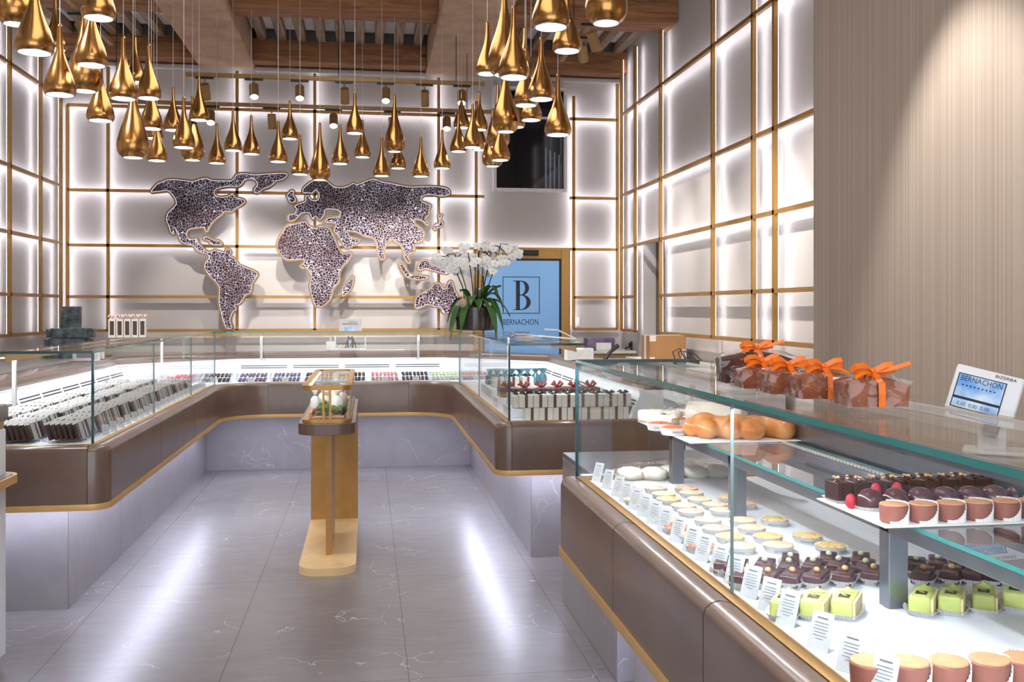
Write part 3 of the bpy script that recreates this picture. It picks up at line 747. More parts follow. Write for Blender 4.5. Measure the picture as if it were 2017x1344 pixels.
ZLT = .865; ZLB = .585; ZG = 1.335
leather_prof = [(0, ZLB), (0, ZLT-.03), (.006, ZLT-.012), (.02, ZLT-.001), (.04, ZLT+.004), (.065, ZLT), (.065, ZLB)]
def build_case(name, pts, rad, inner, ncut, loc, label, gaps=.0035, endz=None, blackband=False):
    r = root(name, loc, 0, label, 'display counter')
    P_ = Path(pts, rad); PI_ = Path(inner, [0]*(len(inner)-2))
    def B(mb, nm, mat, smooth=None): return mb.build(nm, mat, r, True, smooth)
    # leather panels
    nseg = len(pts)-1
    for i in range(nseg):
        L = (P_.p[i+1]-P_.p[i]).length; n_ = ncut[i]; g = gaps/L
        for q in range(n_):
            sts = [('s', i, q/n_+g), ('s', i, (q+1)/n_-g)]
            B(P_.sweep(MB(), leather_prof, sts), 'leather_panel', 'leather', 35)
        if i < nseg-1:
            sts = [('s', i, 1)]+[('a', i+1, j/8) for j in range(1, 8)]+[('s', i+1, 0)]
            B(P_.sweep(MB(), leather_prof, sts), 'leather_corner', 'leather', 35)
    B(P_.sweep(MB(), [(.012, ZLB+.004), (.012, ZLT-.03), (.05, ZLT-.008), (.05, ZLB+.004)]), 'seam_backing', 'pattern_dark')
    B(P_.sweep(MB(), [(-.006, ZLB-.032), (-.008, ZLB-.016), (-.006, ZLB-.001), (.2, ZLB-.001), (.2, ZLB-.032)]), 'gold_base_trim', 'gold_satin', 35)
    B(P_.sweep(MB(), [(.09, ZLB-.036), (.09, ZLB-.0325), (.19, ZLB-.0325), (.19, ZLB-.036)]), 'under_light_strip', 'led_under')
    B(P_.sweep(MB(), [(.067, ZLT-.04), (.067, ZLT+.002), (.078, ZLT+.006), (.1, ZLT+.002), (.1, ZLT-.04)], caps=True), 'glass_rail', 'gold_trim', 35)
    # plinth tiles: square corners
    PP = Path([P_.corner(i, .25)+Vector((0, .28 if len(pts) == 6 and i in (2, 3) else 0)) for i in range(len(pts))], [0]*(len(pts)-2))
    for i in range(nseg):
        L = (PP.p[i+1]-PP.p[i]).length; n_ = max(1, round(L/1.2)); g = .0015/L
        for q in range(n_):
            B(PP.sweep(MB(), [(0, 0), (0, ZLB-.03), (.03, ZLB-.03), (.03, 0)], [('s', i, q/n_+g), ('s', i, (q+1)/n_-g)]), 'plinth_tile', 'plinth_stone')
    # interior: deck, vent wall, coping, back panel along the three inner runs
    ins = .045
    B(PI_.sweep(MB(), [(.1, ZLT-.05), (.1, ZLT-.005), (.86, ZLT-.005), (.86, ZLT-.05)]), 'deck', 'deck_white')
    vm = MB(); PI_.sweep(vm, [(.84, ZLT-.004), (.905, 1.03), (.905, 1.045), (.95, 1.045), (.95, ZLT-.05), (.86, ZLT-.05)])
    B(vm, 'vent_wall', 'deck_white' if not blackband else 'vent_grey')
    sl = MB()
    for i in range(len(inner)-1):
        L = (PI_.p[i+1]-PI_.p[i]).length
        nn = int((L-.1)/.42)
        for q in range(nn):
            for zz in (.955, .975):
                o = .84+.065*(zz-(ZLT-.004))/(1.03-ZLT+.004)-.0015
                PI_.sweep(sl, [(o-.001, zz-.004), (o-.001, zz+.004), (o+.004, zz+.005), (o+.002, zz-.004)], [('s', i, (q+.06)/nn), ('s', i, (q+.94)/nn)])
    B(sl, 'vent_slots', 'slot_dark')
    cp = MB(); 
    PI_.sweep(cp, [(.93, 1.046), (.925, 1.085), (.94, 1.105), (.97, 1.11), (1.12, 1.11), (1.135, 1.095), (1.135, 1.046)])
    B(cp, 'coping', 'leather', 35)
    if blackband:
        B(PI_.sweep(MB(), [(.87, .975), (.885, 1.046), (.93, 1.046), (.93, .975)]), 'rubber_band', 'black')
    B(PI_.sweep(MB(), [(.95, 0), (.95, 1.045), (1.05, 1.045), (1.05, 0)]), 'service_side_panel', 'white_enamel')
    # top glass, light bar, posts, front panes
    B(PI_.sweep(MB(), [(.085, ZG-.012), (.085, ZG), (.56, ZG), (.56, ZG-.012)], mi=[1, 0, 0, 0, 0 if blackband else 1]), 'top_glass', ['glass', 'glass_edge'])
    B(PI_.sweep(MB(), [(.5, ZG-.052), (.5, ZG-.014), (.545, ZG-.014), (.545, ZG-.03), (.504, ZG-.03), (.504, ZG-.052)] if not blackband else [(.52, ZG-.03), (.52, ZG-.014), (.545, ZG-.014), (.545, ZG-.03)]), 'light_bar', 'gold_satin' if not blackband else 'white_enamel')
    B(PI_.sweep(MB(), [(.508, ZG-.035), (.508, ZG-.0305), (.54, ZG-.0305), (.54, ZG-.035)] if not blackband else [(.102, ZG-.02), (.102, ZG-.0165), (.126, ZG-.0165), (.126, ZG-.02)]), 'led_strip', 'led_case' if not blackband else 'led_near')
    if blackband: B(PI_.sweep(MB(), [(.097, ZG-.024), (.097, ZG-.0125), (.13, ZG-.0125), (.13, ZG-.024), (.128, ZG-.024), (.128, ZG-.0155), (.1, ZG-.0155), (.1, ZG-.024)]), 'led_housing', 'steel')
    for i in range(len(inner)-1):
        L = (PI_.p[i+1]-PI_.p[i]).length; cuts = CUTS[i] if not blackband else [0, NCUT, 1]
        for q in range(len(cuts)-1):
            g = .0009/L
            B(PI_.sweep(MB(), [(.087, ZLT-.03), (.087, ZG-.0125), (.095, ZG-.0125), (.095, ZLT-.03)], [('s', i, cuts[q]+(g if q else 0)), ('s', i, cuts[q+1]-(g if cuts[q+1] < 1 else 0))], mi=[0, 1, 0, 1, 1]), 'front_pane', ['glass', 'glass_joint'])
        if not blackband:
            for tt in POSTS[i]:
                a = PI_.station(('s', i, tt), .525)
                m = MB(); m.rbox((a.x-.01, a.y-.01, 1.046), (a.x+.01, a.y+.01, ZG-.045), .003)
                c = PI_.station(('s', i, tt), .9)
                m.tube([(a.x, a.y, 1.06), (c.x, c.y, 1.035)], .008)
                B(m, 'glass_post', 'white_enamel')
    # end panes, slanted at the service side
    for (st, s_) in ((('s', 0, 0), 1), (('s', len(inner)-2, 1), -1)):
        if endz is not None and endz != s_ and endz != 2: continue
        d = PI_.d[0] if s_ == 1 else -PI_.d[-1]
        vs = []; 
        for o, z in [(.096, ZLT-.03), (.096, ZG-.0125), (.54, ZG-.0125), (.9, 1.05), (.9, ZLT-.03)]:
            a = PI_.station(st, o); vs.append(Vector((a.x, a.y, z)))
        D = Vector((d.x, d.y, 0))*.008; n = 5
        m = MB(); m.add(vs+[v+D for v in vs], [tuple(range(n)), tuple(reversed(range(n, 2*n)))]+[(i, i+n, (i+1) % n+n, (i+1) % n) for i in range(n)], [0, 0]+[1]*n)
        B(m, 'end_pane', ['glass', 'glass_edge_dark'])
        e0 = PI_.station(st, .088); m = MB(); m.box((e0.x-.005, e0.y-.005, ZLT-.02), (e0.x+.005, e0.y+.005, ZG-.012)); B(m, 'glass_corner', 'glass_edge_dark')
        m = MB()
        ys_ = [(.086, ZG-.013), (.086, ZG+.001), (.56, ZG+.001), (.56, ZG-.013)]
        vs = []
        for o, z in ys_:
            a = PI_.station(st, o); vs.append(Vector((a.x, a.y, z)))
        D = -Vector((d.x, d.y, 0))*.004
        m.add(vs+[v+D for v in vs], [(0, 1, 2, 3), (7, 6, 5, 4)]+[(i, i+4, (i+1) % 4+4, (i+1) % 4) for i in range(4)])
        B(m, 'end_edge', 'glass_edge_dark' if not blackband else 'glass_joint')
    return r, P_, PI_
CUTS = [[0, .36, .7, 1], [0, 1], [0, .5, 1]]; POSTS = [[.05, .97], [.13, .87], [.06]]
YU = 5.12; YR = 5.82; YBK = 9.22; UL = -1.275; UR = .755
u_case, UP, UI = build_case('display_counter', [(-2.4, YU), (UL, YU), (UL, YBK), (UR, YBK), (UR, YR), (1.92, YR)], [.09, .38, .38, .09],
    [(UL, YU+.09), (UL, YBK), (UR, YBK), (UR, YR+.09)], [1, 3, 2, 2, 1], (-.25, 7.6, 0),
    'long U-shaped brown leather and glass display counter on stone plinths around the aisle')
YN = 3.97; NX = .77; NCUT = (YN+.06-atX(1441, 900, NX+.09).y)/(YN+.06-.5)
n_case, NP, NI = build_case('display_counter', [(1.9, YN), (NX, YN), (NX, .5)], [.05], [(NX, YN+.06), (NX, .5)], [1, 4], (1.3, 2.2, 0),
    'nearest brown leather and glass display counter full of pastries at the right', endz=1, blackband=True)
# stone block with a steel top behind the near counter
sb = root('plinth_block', (1.5, 4.6, 0), 0, 'stone-clad block with a steel top between the two right-hand counters', 'plinth')
MB().rbox((1.02, YN+.02, 0), (1.9, 5.15, .76), .003).build('stone_cladding', 'plinth_stone', sb, True)
MB().rbox((1.02, YN+.02, .76), (1.9, 5.15, .785), .004).build('steel_top', 'steel', sb, True)

# ---------------------------------------------------------------- centre display stand
c = atZ(643, 1122, 0); CXs = -.235
st = root('display_stand', (CXs, 6.6, 0), 0, 'slim gold pedestal display stand with a glass case in the middle of the floor', 'display stand')
def rrect(x0, y0, x1, y1, r, k=7):
    out = []
    for cx, cy, a in ((x1-r, y1-r, 0), (x0+r, y1-r, PI/2), (x0+r, y0+r, PI), (x1-r, y0+r, 1.5*PI)):
        out += [(cx+r*math.cos(a+PI/2*i/k), cy+r*math.sin(a+PI/2*i/k)) for i in range(k+1)]
    return out
MB().prism(rrect(-.165, -.79, .165, .82, .12), 0, .045).build('base_plate', 'gold_base', st, smooth=30)
MB().box((-.018, -.47, .045), (.018, .1, .84)).build('fin_post', 'gold_post', st)
m = MB().box((-.165, .57, .045), (.165, .60, .84)); m.build('rear_panel', 'gold_post', st)
m = MB(); pr = [(0, .84), (.0, .86), (.0, .9)]
m.prism(rrect(-.165, -.84, .165, .82, .11), .82, .885); lo = m.build('leather_ledge', 'leather', st, smooth=30)
bv = lo.modifiers.new('b', 'BEVEL'); bv.width = .012; bv.segments = 3; bv.limit_method = 'ANGLE'
m = MB().prism(rrect(-.14, -.8, .14, .78, .06), .886, .905); m.build('bottom_frame', 'gold_trim', st, smooth=30)
m = MB(); m.prism(rrect(-.14, -.8, .14, .78, .06), 1.075, 1.1)
# cut a window in the top frame: build ring instead
m = MB(); o_ = rrect(-.142, -.802, .142, .782, .06); i_ = rrect(-.108, -.75, .108, .73, .03); n = len(o_)
vs = [(x, y, z) for z in (1.075, 1.102) for x, y in o_]+[(x, y, z) for z in (1.075, 1.102) for x, y in i_]; fs = []
for i in range(n):
    j = (i+1) % n
    fs += [(i, j, n+j, n+i), (2*n+j, 2*n+i, 3*n+i, 3*n+j), (n+i, n+j, 3*n+j, 3*n+i), (j, i, 2*n+i, 2*n+j)]
m.add(vs, fs).build('top_frame', 'gold_trim', st, smooth=30)
MB().prism(rrect(-.108, -.75, .108, .73, .03), 1.09, 1.096).build('top_pane', 'glass', st)
m = MB(); o_ = rrect(-.137, -.795, .137, .775, .055); n = len(o_)
m.add([(x, y, z) for z in (.905, 1.075) for x, y in o_], [(i, (i+1) % n, n+(i+1) % n, n+i) for i in range(n)]).build('glass_walls', 'glass', st, smooth=60)
for x in (-.024, .014):
    MB().box((x, -.806, .9), (x+.012, -.794, 1.08)).build('front_mullion', 'gold_trim', st)
MB().box((.125, -.76, .886), (.128, .7, .99)).build('glass_fin', 'glass_edge', st)
led = MB().box((-.105, -.74, 1.083), (-.1, .7, 1.088)); led.build('inner_light', 'led_case', st)
# contents of the stand
cb = root('wooden_tray', (CXs, 5.95, .906), 0, 'pale wooden tray on the floor of the centre stand case', 'tray')
MB().rbox((-.1, -.1, 0), (.1, 1.1, .012), .003).build('tray_base', 'wood_tray', cb)
MB().rbox((-.1, -.1, .012), (-.085, 1.1, .04), .003).build('tray_side', 'wood_tray', cb)
for k, (x, y, s_) in enumerate([(0, 5.95, .06), (.055, 6.02, .045), (-.05, 6.25, .05)]):
    m = MB()
    for q in range(26): m.blob((random.uniform(-s_, s_), random.uniform(-s_*.8, s_*.8), random.uniform(0, s_*.8)), (.016,)*3, 1, lump=.2)
    o = m.build('moss_clump', 'moss_green', smooth=60); o.location = (CXs+x, y, .925)
    tag(o, ['green moss clump at the front of the centre stand case', 'green moss clump right of the front moss in the stand case', 'green moss clump further back in the centre stand case'][k], 'moss', 'moss in the centre stand')
for k, (x, y, h, w_, mt, tw) in enumerate([(-.08, 6.1, .13, .06, 'paper', .4), (-.03, 6.3, .11, .07, 'cream_paper', -.2), (.05, 6.2, .12, .07, 'paper', .2), (.075, 6.45, .12, .06, 'ribbon_pink', -.5), (-.06, 6.6, .1, .05, 'paper', .1), (.02, 6.75, .12, .07, 'cream_paper', .3), (.06, 6.95, .11, .05, 'paper', -.3), (-.04, 7.1, .12, .06, 'ribbon_pink', .2)]):
    r = root('wrapped_chocolate', (CXs+x, y, .919), tw, ['white', 'cream', 'white', 'pink', 'white', 'cream', 'white', 'pink'][k]+' paper-wrapped bundle, %s from the front in the centre stand case' % ORD[k], 'confectionery', 'wrapped chocolates in the centre stand')
    m = MB().lathe([(w_*.5, 0), (w_*.55, h*.3), (w_*.42, h*.65), (w_*.12, h*.8), (w_*.3, h)], 14, 0, wav=lambda k_, i: .1*math.sin(i*2.7+k_))
    m.build('wrapping', mt, r, smooth=50)
    MB().lathe([(w_*.14, h*.77), (w_*.17, h*.8), (w_*.14, h*.83)], 10).build('tie', 'ribbon_brown', r)
for k, (x, y) in enumerate([(-.07, 5.93), (.085, 5.92), (.02, 6.12), (-.02, 6.42)]):
    o = MB().lathe([(0, 0), (.014, .006), (.02, .02), (.015, .035), (0, .044)], 14).build('chocolate_egg', ['ribbon_red', 'choc_dark', 'egg_pink', 'choc_milk'][k], smooth=60); o.location = (CXs+x, y, .919)
    tag(o, ['red foil', 'dark', 'pink', 'milk'][k]+' chocolate egg in the centre stand case', 'chocolate egg', 'chocolate eggs in the centre stand')

# ---------------------------------------------------------------- near-left cabinet at the picture edge
p = atZ(16, 1307, 0); cxr = p.x; cyr = p.y-.02
cyr -= .6
r = root('sales_cabinet', (cxr-.4, cyr+.3, 0), 0, 'white cabinet with a brown leather top cut off by the left picture edge', 'cabinet')
MB().rbox((cxr-.7, cyr, .05), (cxr, cyr+.6, 1.03), .01).build('body', 'white_enamel', r, True, 30)
MB().rbox((cxr-.7, cyr+.03, 0), (cxr-.02, cyr+.58, .05), .004).build('foot', 'gold_satin', r, True, 30)
MB().rbox((cxr-.7, cyr+.01, 1.03), (cxr-.005, cyr+.59, 1.062), .004).build('neck', 'gold_satin', r, True, 30)
MB().rbox((cxr-.7, cyr-.01, 1.062), (cxr+.01, cyr+.61, 1.135), .018, seg=3).build('leather_top', 'leather', r, True, 40)
m = MB(); m.prism(rrect(cxr-.5, cyr+.2, cxr+.05, cyr+.66, .09), .795, .83); m.build('shelf_rim', 'gold_satin', r, True, 30)
m = MB(); m.prism(rrect(cxr-.48, cyr+.215, cxr+.035, cyr+.645, .08), .83, .833); m.build('shelf_glass', 'steel', r, True, 30)

# ---------------------------------------------------------------- worktops along the walls
def worktop(name, a, b, lab, edge, zt=1.05):
    r = root(name, ((a[0]+b[0])/2, (a[1]+b[1])/2, 0), 0, lab, 'worktop')
    MB().rbox((a[0], a[1], zt-.03), (b[0], b[1], zt), .003).build('marble_slab', 'marble_top', r, True)
    MB().box((a[0]+.02, a[1]+.02, zt-.065), (b[0]-.02 if edge == 'r' else b[0], b[1], zt-.03)).build('gold_edge', 'gold_trim', r, True)
    MB().box((a[0]+.05, a[1]+.05, .1), (b[0]-.04, b[1], zt-.07)).build('cabinet_body', 'white_enamel', r, True)
    L = b[1]-a[1]; n = max(1, int(L/.6))
    if edge in 'rl':
        for k in range(n):
            y0 = a[1]+.06+(L-.08)*k/n; y1 = a[1]+.06+(L-.08)*(k+1)/n-.006
            x = b[0]-.04 if edge == 'r' else a[0]+.05; s_ = 1 if edge == 'r' else -1
            d = MB().box((min(x, x+.016*s_), y0, zt-.32), (max(x, x+.016*s_), y1, zt-.075)).build('drawer', 'white_enamel', r, True)
            MB().box((min(x+.016*s_, x+.05*s_), (y0+y1)/2-.03, zt-.16), (max(x+.016*s_, x+.05*s_), (y0+y1)/2+.03, zt-.13)).build('handle', 'gold_trim', d).location = Vector((0, 0, 0))-r.location
    return r
worktop('worktop', (XL+.025, 5.0), (XL+.56, 11.93), 'marble-topped white drawer counter with gold handles along the left wall', 'r')
worktop('worktop', (2.5, 11.2), (XR-.025, 11.93), 'short worktop in the right back corner under the purple machine', 'l')
worktop('worktop', (2.62, 6.9), (XR-.025, 9.9), 'dark-edged worktop along the right wall under the cardboard box', 'l')

# ================================================================ goods on and behind the far counters
ZD = ZLT-.005
# chocolate bars in the left run
def bar_pack():
    r = root('chocolate_bar', (0, 0, 0), 0, 'x', 'chocolate bar')
    T = Mx((0, 0, 0), 0, 0, math.radians(-17))
    m = MB().rbox((-.007, -.08, .004), (.007, .08, .088), .003, 0, T, 1); m.build('bar', 'choc_bar', r)
    m = MB(); m.box((-.0085, -.03, .002), (.0085, .03, .09), 0, T); m.box((-.0085, .06, .002), (.0085, .084, .09), 0, T); m.build('paper_sleeve', 'paper_sleeve', r)
    m = MB().box((-.002, -.09, .086), (.002, .09, .096), 0, T); m.build('wrapper_fin', 'paper', r)
    return r
BR = Rep(bar_pack())
rows = [('aisle-side', UL-.2), ('middle', UL-.43), ('wall-side', UL-.64)]
for ri, (rn, x0) in enumerate(rows):
    for j in range(16):
        y = YU+.28+j*.205+random.uniform(-.01, .01)
        sh = random.uniform(-.02, .02)
        for k in range(6):
            BR((x0-k*.027+sh, y, ZD+.012), random.uniform(-.04, .04), 'paper-sleeved chocolate bar, %s row, %s stack from the near end, %s bar from the aisle' % (rn, ORD[j], ORD[k]), 'chocolate bars stacked in the left counter')
    o = MB().rbox((x0-.19, YU+.17, ZD), (x0+.05, YU+.28+15*.205+.14, ZD+.01), .003).build('display_tray', 'clear_tray'); 
    tag(o, 'long clear tray under the %s row of chocolate bars' % rn, 'tray', 'clear trays in the left counter')
# price tags along the glass
def price_tag():
    r = root('price_tag', (0, 0, 0), 0, 'x', 'price tag')
    T = Mx((0, 0, 0), 0, math.radians(-18), 0)
    m = MB().box((-.026, -.0008, 0), (.026, .0008, .085), 0, T); m.build('card', 'tag_card', r)
    m = MB()
    for k, (w_, h_) in enumerate([(.026, .003), (.034, .0013), (.032, .0013), (.036, .0013), (.028, .0013), (.034, .0013), (.018, .0013)]):
        z = .07-k*.007-(.003 if k else 0); m.box((-w_/2, -.0016, z), (w_/2, -.0008, z+h_), 0, T)
    m.build('printed_lines', 'ink', r)
    m = MB().box((-.026, 0, 0), (.026, .03, .0015)); m.build('foot', 'clear_tray', r)
    return r
PT = Rep(price_tag())
for j in range(20):
    PT((UL-.125, YU+.5+j*.17, ZD), .75, 'small white price tag behind the left counter glass, %s from the near end' % ORD[j], 'price tags in the left counter', (.7, .7, .7))
# pralines in trays along the back run
def tray_m(w_=.3, d_=.34):
    m = MB(); t_ = .004; h = .075
    m.box((-w_/2, -d_/2, 0), (w_/2, d_/2, .004)); m.box((-w_/2, -d_/2, .004), (w_/2, -d_/2+t_, h*.5)); m.box((-w_/2, d_/2-t_, .004), (w_/2, d_/2, h)); m.box((-w_/2, -d_/2+t_, .004), (-w_/2+t_, d_/2-t_, h)); m.box((w_/2-t_, -d_/2+t_, .004), (w_/2, d_/2-t_, h))
    return m
pr_kinds = [('praline', 'candy_purple', 'purple-brown'), ('praline', 'choc_glaze', 'glossy dark'), ('nougat_piece', 'candy_green', 'pale green'), ('praline', 'choc_dark', 'dark'), ('praline', 'candy_pink', 'pinkish milk'), ('candied_fruit', 'candy_red', 'coral red')]
def praline(nm, mt):
    m = MB().rbox((-.014, -.014, 0), (.014, .014, .018), .004, 0, None, 1)
    m.tube([(-.01, -.008, .0185), (.01, .008, .0185)], .002, 4)
    return m.build(nm, mt, smooth=40)
PR = {}
for k_, (nm, mt, ds) in enumerate(pr_kinds):
    o = praline(nm, mt); tag(o, 'x', 'chocolate'); PR[k_] = [o, False]
seq = [5, 3, 0, 0, 1, 3, 4, 3, 2, 4, 2]
x_ = [UL-.55+.02]; xs_t = [-1.72, -1.4, -1.07, -.76, -.46, -.15, .16, .45, .74, 1.03, 1.32]
for t_i, (x, kk) in enumerate(zip(xs_t, seq)):
    ty = 9.62 if t_i not in (0, 10) else 9.5
    kd = pr_kinds[kk]
    r = tag(tray_m(.28, .36).build('praline_tray', 'clear_tray'), 'clear tray of %s sweets, %s from the left along the back counter' % (kd[2], ORD[t_i]), 'tray', 'praline trays along the back counter')
    r.location = (x, ty, ZD)
    o0 = PR[kk]
    for i in range(7):
        for j in range(4):
            for _ in range(1):
                pos = (x-.11+i*.0365+random.uniform(-.003, .003), ty-.12+j*.075, ZD+.005+(.012 if j > 1 else 0)+j*.01)
                lb = '%s praline, %s row, %s from the left, %s tray along the back counter' % (kd[2], ['front', 'second', 'third', 'rear'][j], ORD[i], ORD[t_i]); gp = 'sweets in the %s praline tray' % ORD[t_i]
                if kk in (2, 5): lb = lb.replace('praline,', 'sweet,', 1)
                if not o0[1]: o0[1] = True; c = o0[0]
                else: c = o0[0].copy(); C.objects.link(c)
                c.location = pos; c.rotation_euler = (.25, 0, random.uniform(-.3, .3)); c['label'] = lb; c['group'] = gp
    PT((x, ty-.22, ZD), 0, 'small white price tag in front of the %s tray along the back counter' % ORD[t_i], 'price tags in the back counter', (1.2, .8, .5))

# ribboned boxes in the right run
def gift_box(w_, d_, h, box, rib, bow, nm='gift_box'):
    r = root(nm, (0, 0, 0), 0, 'x', 'gift box')
    MB().rbox((-w_/2, -d_/2, 0), (w_/2, d_/2, h), .003, 0, None, 1).build('box_body', box, r)
    m = MB(); e = .0015
    m.box((-.009, -d_/2-e, -.0), (.009, -d_/2, h+e)); m.box((-.011, d_/2, 0), (.011, d_/2+e, h+e)); m.box((-.011, -d_/2, h), (.011, d_/2, h+e))
    m.build('ribbon', rib, r)
    m = MB()
    for a in (.5, 2.6, 3.7, 5.8):
        m.tube([(0, 0, h+.003), (.02*math.cos(a), .02*math.sin(a), h+.02), (.036*math.cos(a), .03*math.sin(a), h+.012), (.012*math.cos(a+.3), .01*math.sin(a+.3), h+.004)], [.003, .005, .005, .003], 6)
    m.build('bow', bow, r, smooth=50)
    return r
W = Rep(gift_box(.086, .086, .078, 'box_white', 'ribbon_brown', 'ribbon_black'))
lowy = YR+.2
for k in range(8):
    W((UR+.24+k*.088, lowy, ZD), random.uniform(-.03, .03), 'white ribboned gift box, front row bottom layer, %s from the left' % ORD[k], 'white ribboned gift boxes in the right counter')
for k in range(8):
    W((UR+.205+k*.088, lowy+.0, ZD+.079), random.uniform(-.03, .03), 'white ribboned gift box, front row top layer, %s from the left' % ORD[k], 'white ribboned gift boxes in the right counter')
for k in range(2):
    W((UR+.19+k*.1, lowy+.17, ZD+.06), .05, 'white gift box with a black bow, second row, %s from the left' % ORD[k], 'white ribboned gift boxes in the right counter')
for k in range(6):
    W((UR+.19+k*.1, lowy+.38, ZD+.06), .0, 'white gift box with a black bow, third row, %s from the left' % ORD[k], 'white ribboned gift boxes in the right counter')
o = MB().rbox((UR+.13, lowy+.12, ZD), (UR+.8, lowy+.47, ZD+.058), .004).build('riser_block', 'deck_white'); tag(o, 'low white riser under the second and third rows of white gift boxes', 'riser')
for k in range(3):
    W((UR+.2+k*.11, lowy+1.28, ZD+.1), .1, 'white gift box in front of the blue bags, %s from the left' % ORD[k], 'white ribboned gift boxes in the right counter')
o = MB().rbox((UR+.13, lowy+1.1, ZD), (UR+.8, lowy+1.75, ZD+.098), .004).build('riser_block', 'deck_white'); tag(o, 'tall white riser under the blue bow bags in the right counter leg', 'riser')
def flat_choc():
    r = root('chocolate_assortment', (0, 0, 0), 0, 'x', 'chocolate box')
    MB().rbox((-.055, -.09, 0), (.055, .09, .035), .003, 0, None, 1).build('tray_box', 'box_gold', r)
    m = MB().box((-.056, -.091, .035), (.056, .091, .06)); m.build('lid', 'box_choc', r)
    m = MB()
    for k in range(3): m.box((-.056, -.0915, .008+k*.009), (.056, -.0905, .011+k*.009))
    m.build('gold_lines', 'choc_dark', r)
    m = MB()
    for q in range(4):
        a = q*1.7+.4
        m.tube([(0, 0, .062), (.03*math.cos(a), .02*math.sin(a), .1), (.05*math.cos(a), .04*math.sin(a), .085), (.02, 0, .064)], [.006, .011, .01, .006], 6)
    m.build('bow', 'ribbon_red', r, smooth=50)
    return r
FC = Rep(flat_choc())
for k in range(6):
    FC((UR+.2+k*.118, lowy+.8, ZD+.075), 0, 'gold and brown chocolate box with a dark red bow, %s from the left' % ORD[k], 'red-bow chocolate boxes in the right counter')
o = MB().rbox((UR+.12, lowy+.68, ZD), (UR+.84, lowy+.93, ZD+.073), .004).build('riser_block', 'deck_white'); tag(o, 'white riser under the red-bow chocolate boxes', 'riser')
def foil_bag():
    r = root('sweet_bag', (0, 0, 0), 0, 'x', 'bag')
    MB().lathe([(.028, 0), (.034, .02), (.03, .06), (.012, .085)], 12, 0, wav=lambda k, i: .12*math.sin(i*2.3+k)).build('bag_body', 'teal_foil', r, smooth=40)
    MB().lathe([(.01, .085), (.028, .11), (.03, .118)], 10, 0, wav=lambda k, i: .3*math.sin(i*2.5)).build('bow', 'teal_foil', r, smooth=40)
    return r
FB = Rep(foil_bag())
for k in range(8):
    FB((UR+.18+k*.06, lowy+1.6+.02*(k % 2), ZD+.1), k, 'shiny teal foil bag with a blue bow, %s from the left' % ORD[k], 'teal foil bags in the right counter')

# things on the back coping and the glass tops
def on(name, cat, lab, u, v, z, rz=0): p = atZ(u, v, z); return root(name, p, rz, lab, cat)
ZK = 1.111
zc = ZG
def at_y(u, Y, z): p = atY(u, 600, Y); return (p.x, Y, z)
r = root('soap_bottle', at_y(651, 10.28, ZK), 0, 'white square pump bottle on the back leather coping', 'bottle')
MB().rbox((-.045, -.03, 0), (.045, .03, .1), .012).build('bottle_body', 'white_plastic', r, smooth=40)
MB().lathe([(.012, .1), (.012, .125), (.008, .13), (.006, .16)], 12).build('pump', 'white_plastic', r, smooth=40)
r = root('weighing_scale', at_y(690, 10.28, ZK), 0, 'white counter scale seen from behind with black cables, left of the green sticker', 'scale')
MB().rbox((-.16, -.04, 0), (.16, .04, .03), .006).build('scale_base', 'white_plastic', r)
m = MB(); m.box((-.16, -.03, .03), (-.145, .03, .19)); m.box((.145, -.03, .03), (.16, .03, .19)); m.rbox((-.16, -.03, .16), (.16, .03, .2), .004); m.build('housing', 'white_plastic', r)
MB().rbox((.09, -.034, .165), (.135, -.031, .19), .001).build('green_sticker', 'moss_green', r)
MB().lathe([(.035, .03), (.03, .14)], 12).build('column', 'steel', r)
m = MB(); m.tube([(-.05, -.02, .03), (-.03, -.03, .1), (.0, -.03, .05), (.03, -.03, .13), (.06, -.02, .03)], .006); m.tube([(-.02, -.03, .15), (.0, -.04, .11), (.02, -.03, .15)], .006); m.build('cables', 'black', r, smooth=60)
r = root('customer_display', at_y(690, 10.28, ZK+.2), 0, 'small white price display rising above the back glass top', 'display screen')
MB().rbox((-.115, -.015, 0), (.115, .015, .125), .004).build('screen_body', 'white_plastic', r)
m = MB()
for k in range(9): m.box((-.08+k*.018, -.0165, .07), (-.068+k*.018, -.0155, .082))
m.box((-.02, -.0165, .095), (.07, -.0155, .1)); m.build('printed_writing', 'lcd_bar', r)
MB().box((-.06, -.0165, .01), (.05, -.0155, .045)).build('lcd', 'lcd', r)
r = root('paper_pad', at_y(758, 10.28, ZK), 0, 'flat white paper pad on the back coping right of the scale', 'paper pad'); MB().rbox((-.2, -.05, 0), (.2, .05, .012), .003).build('sheets', 'paper', r)
# right coping: white box with a handle and black handset
p = atZ(1092, 706, ZK)
r = root('carry_box', (1.75, 8.2, ZK), 0, 'white box with a round handle on the right counter coping', 'box')
MB().rbox((-.1, -.06, 0), (.13, .06, .1), .006).build('box_body', 'white_plastic', r)
MB().tube([(-.05+.05*(1-math.cos(a)), 0, .1+.05*math.sin(a)) for a in [i*PI/10 for i in range(11)]], .006).build('handle', 'white_plastic', r, smooth=60)
r = root('card_terminal', (1.83, 7.55, ZK), .3, 'black handset lying on the right counter coping', 'handset')
MB().rbox((-.1, -.05, 0), (.1, .05, .035), .012).build('cradle', 'black', r, smooth=40)
MB().tube([(0, 0, .03), (.06, .02, .09), (.15, .05, .14)], [.016, .014, .018]).build('arm', 'black', r, smooth=50)
r = root('swing_arm_lamp', (1.2, 8.1, zc), 0, 'thin folded metal desk lamp above the right glass top', 'lamp')
MB().tube([(.0, 0, .0), (.0, 0, .0015)], .03, 16).build('foot', 'steel', r)
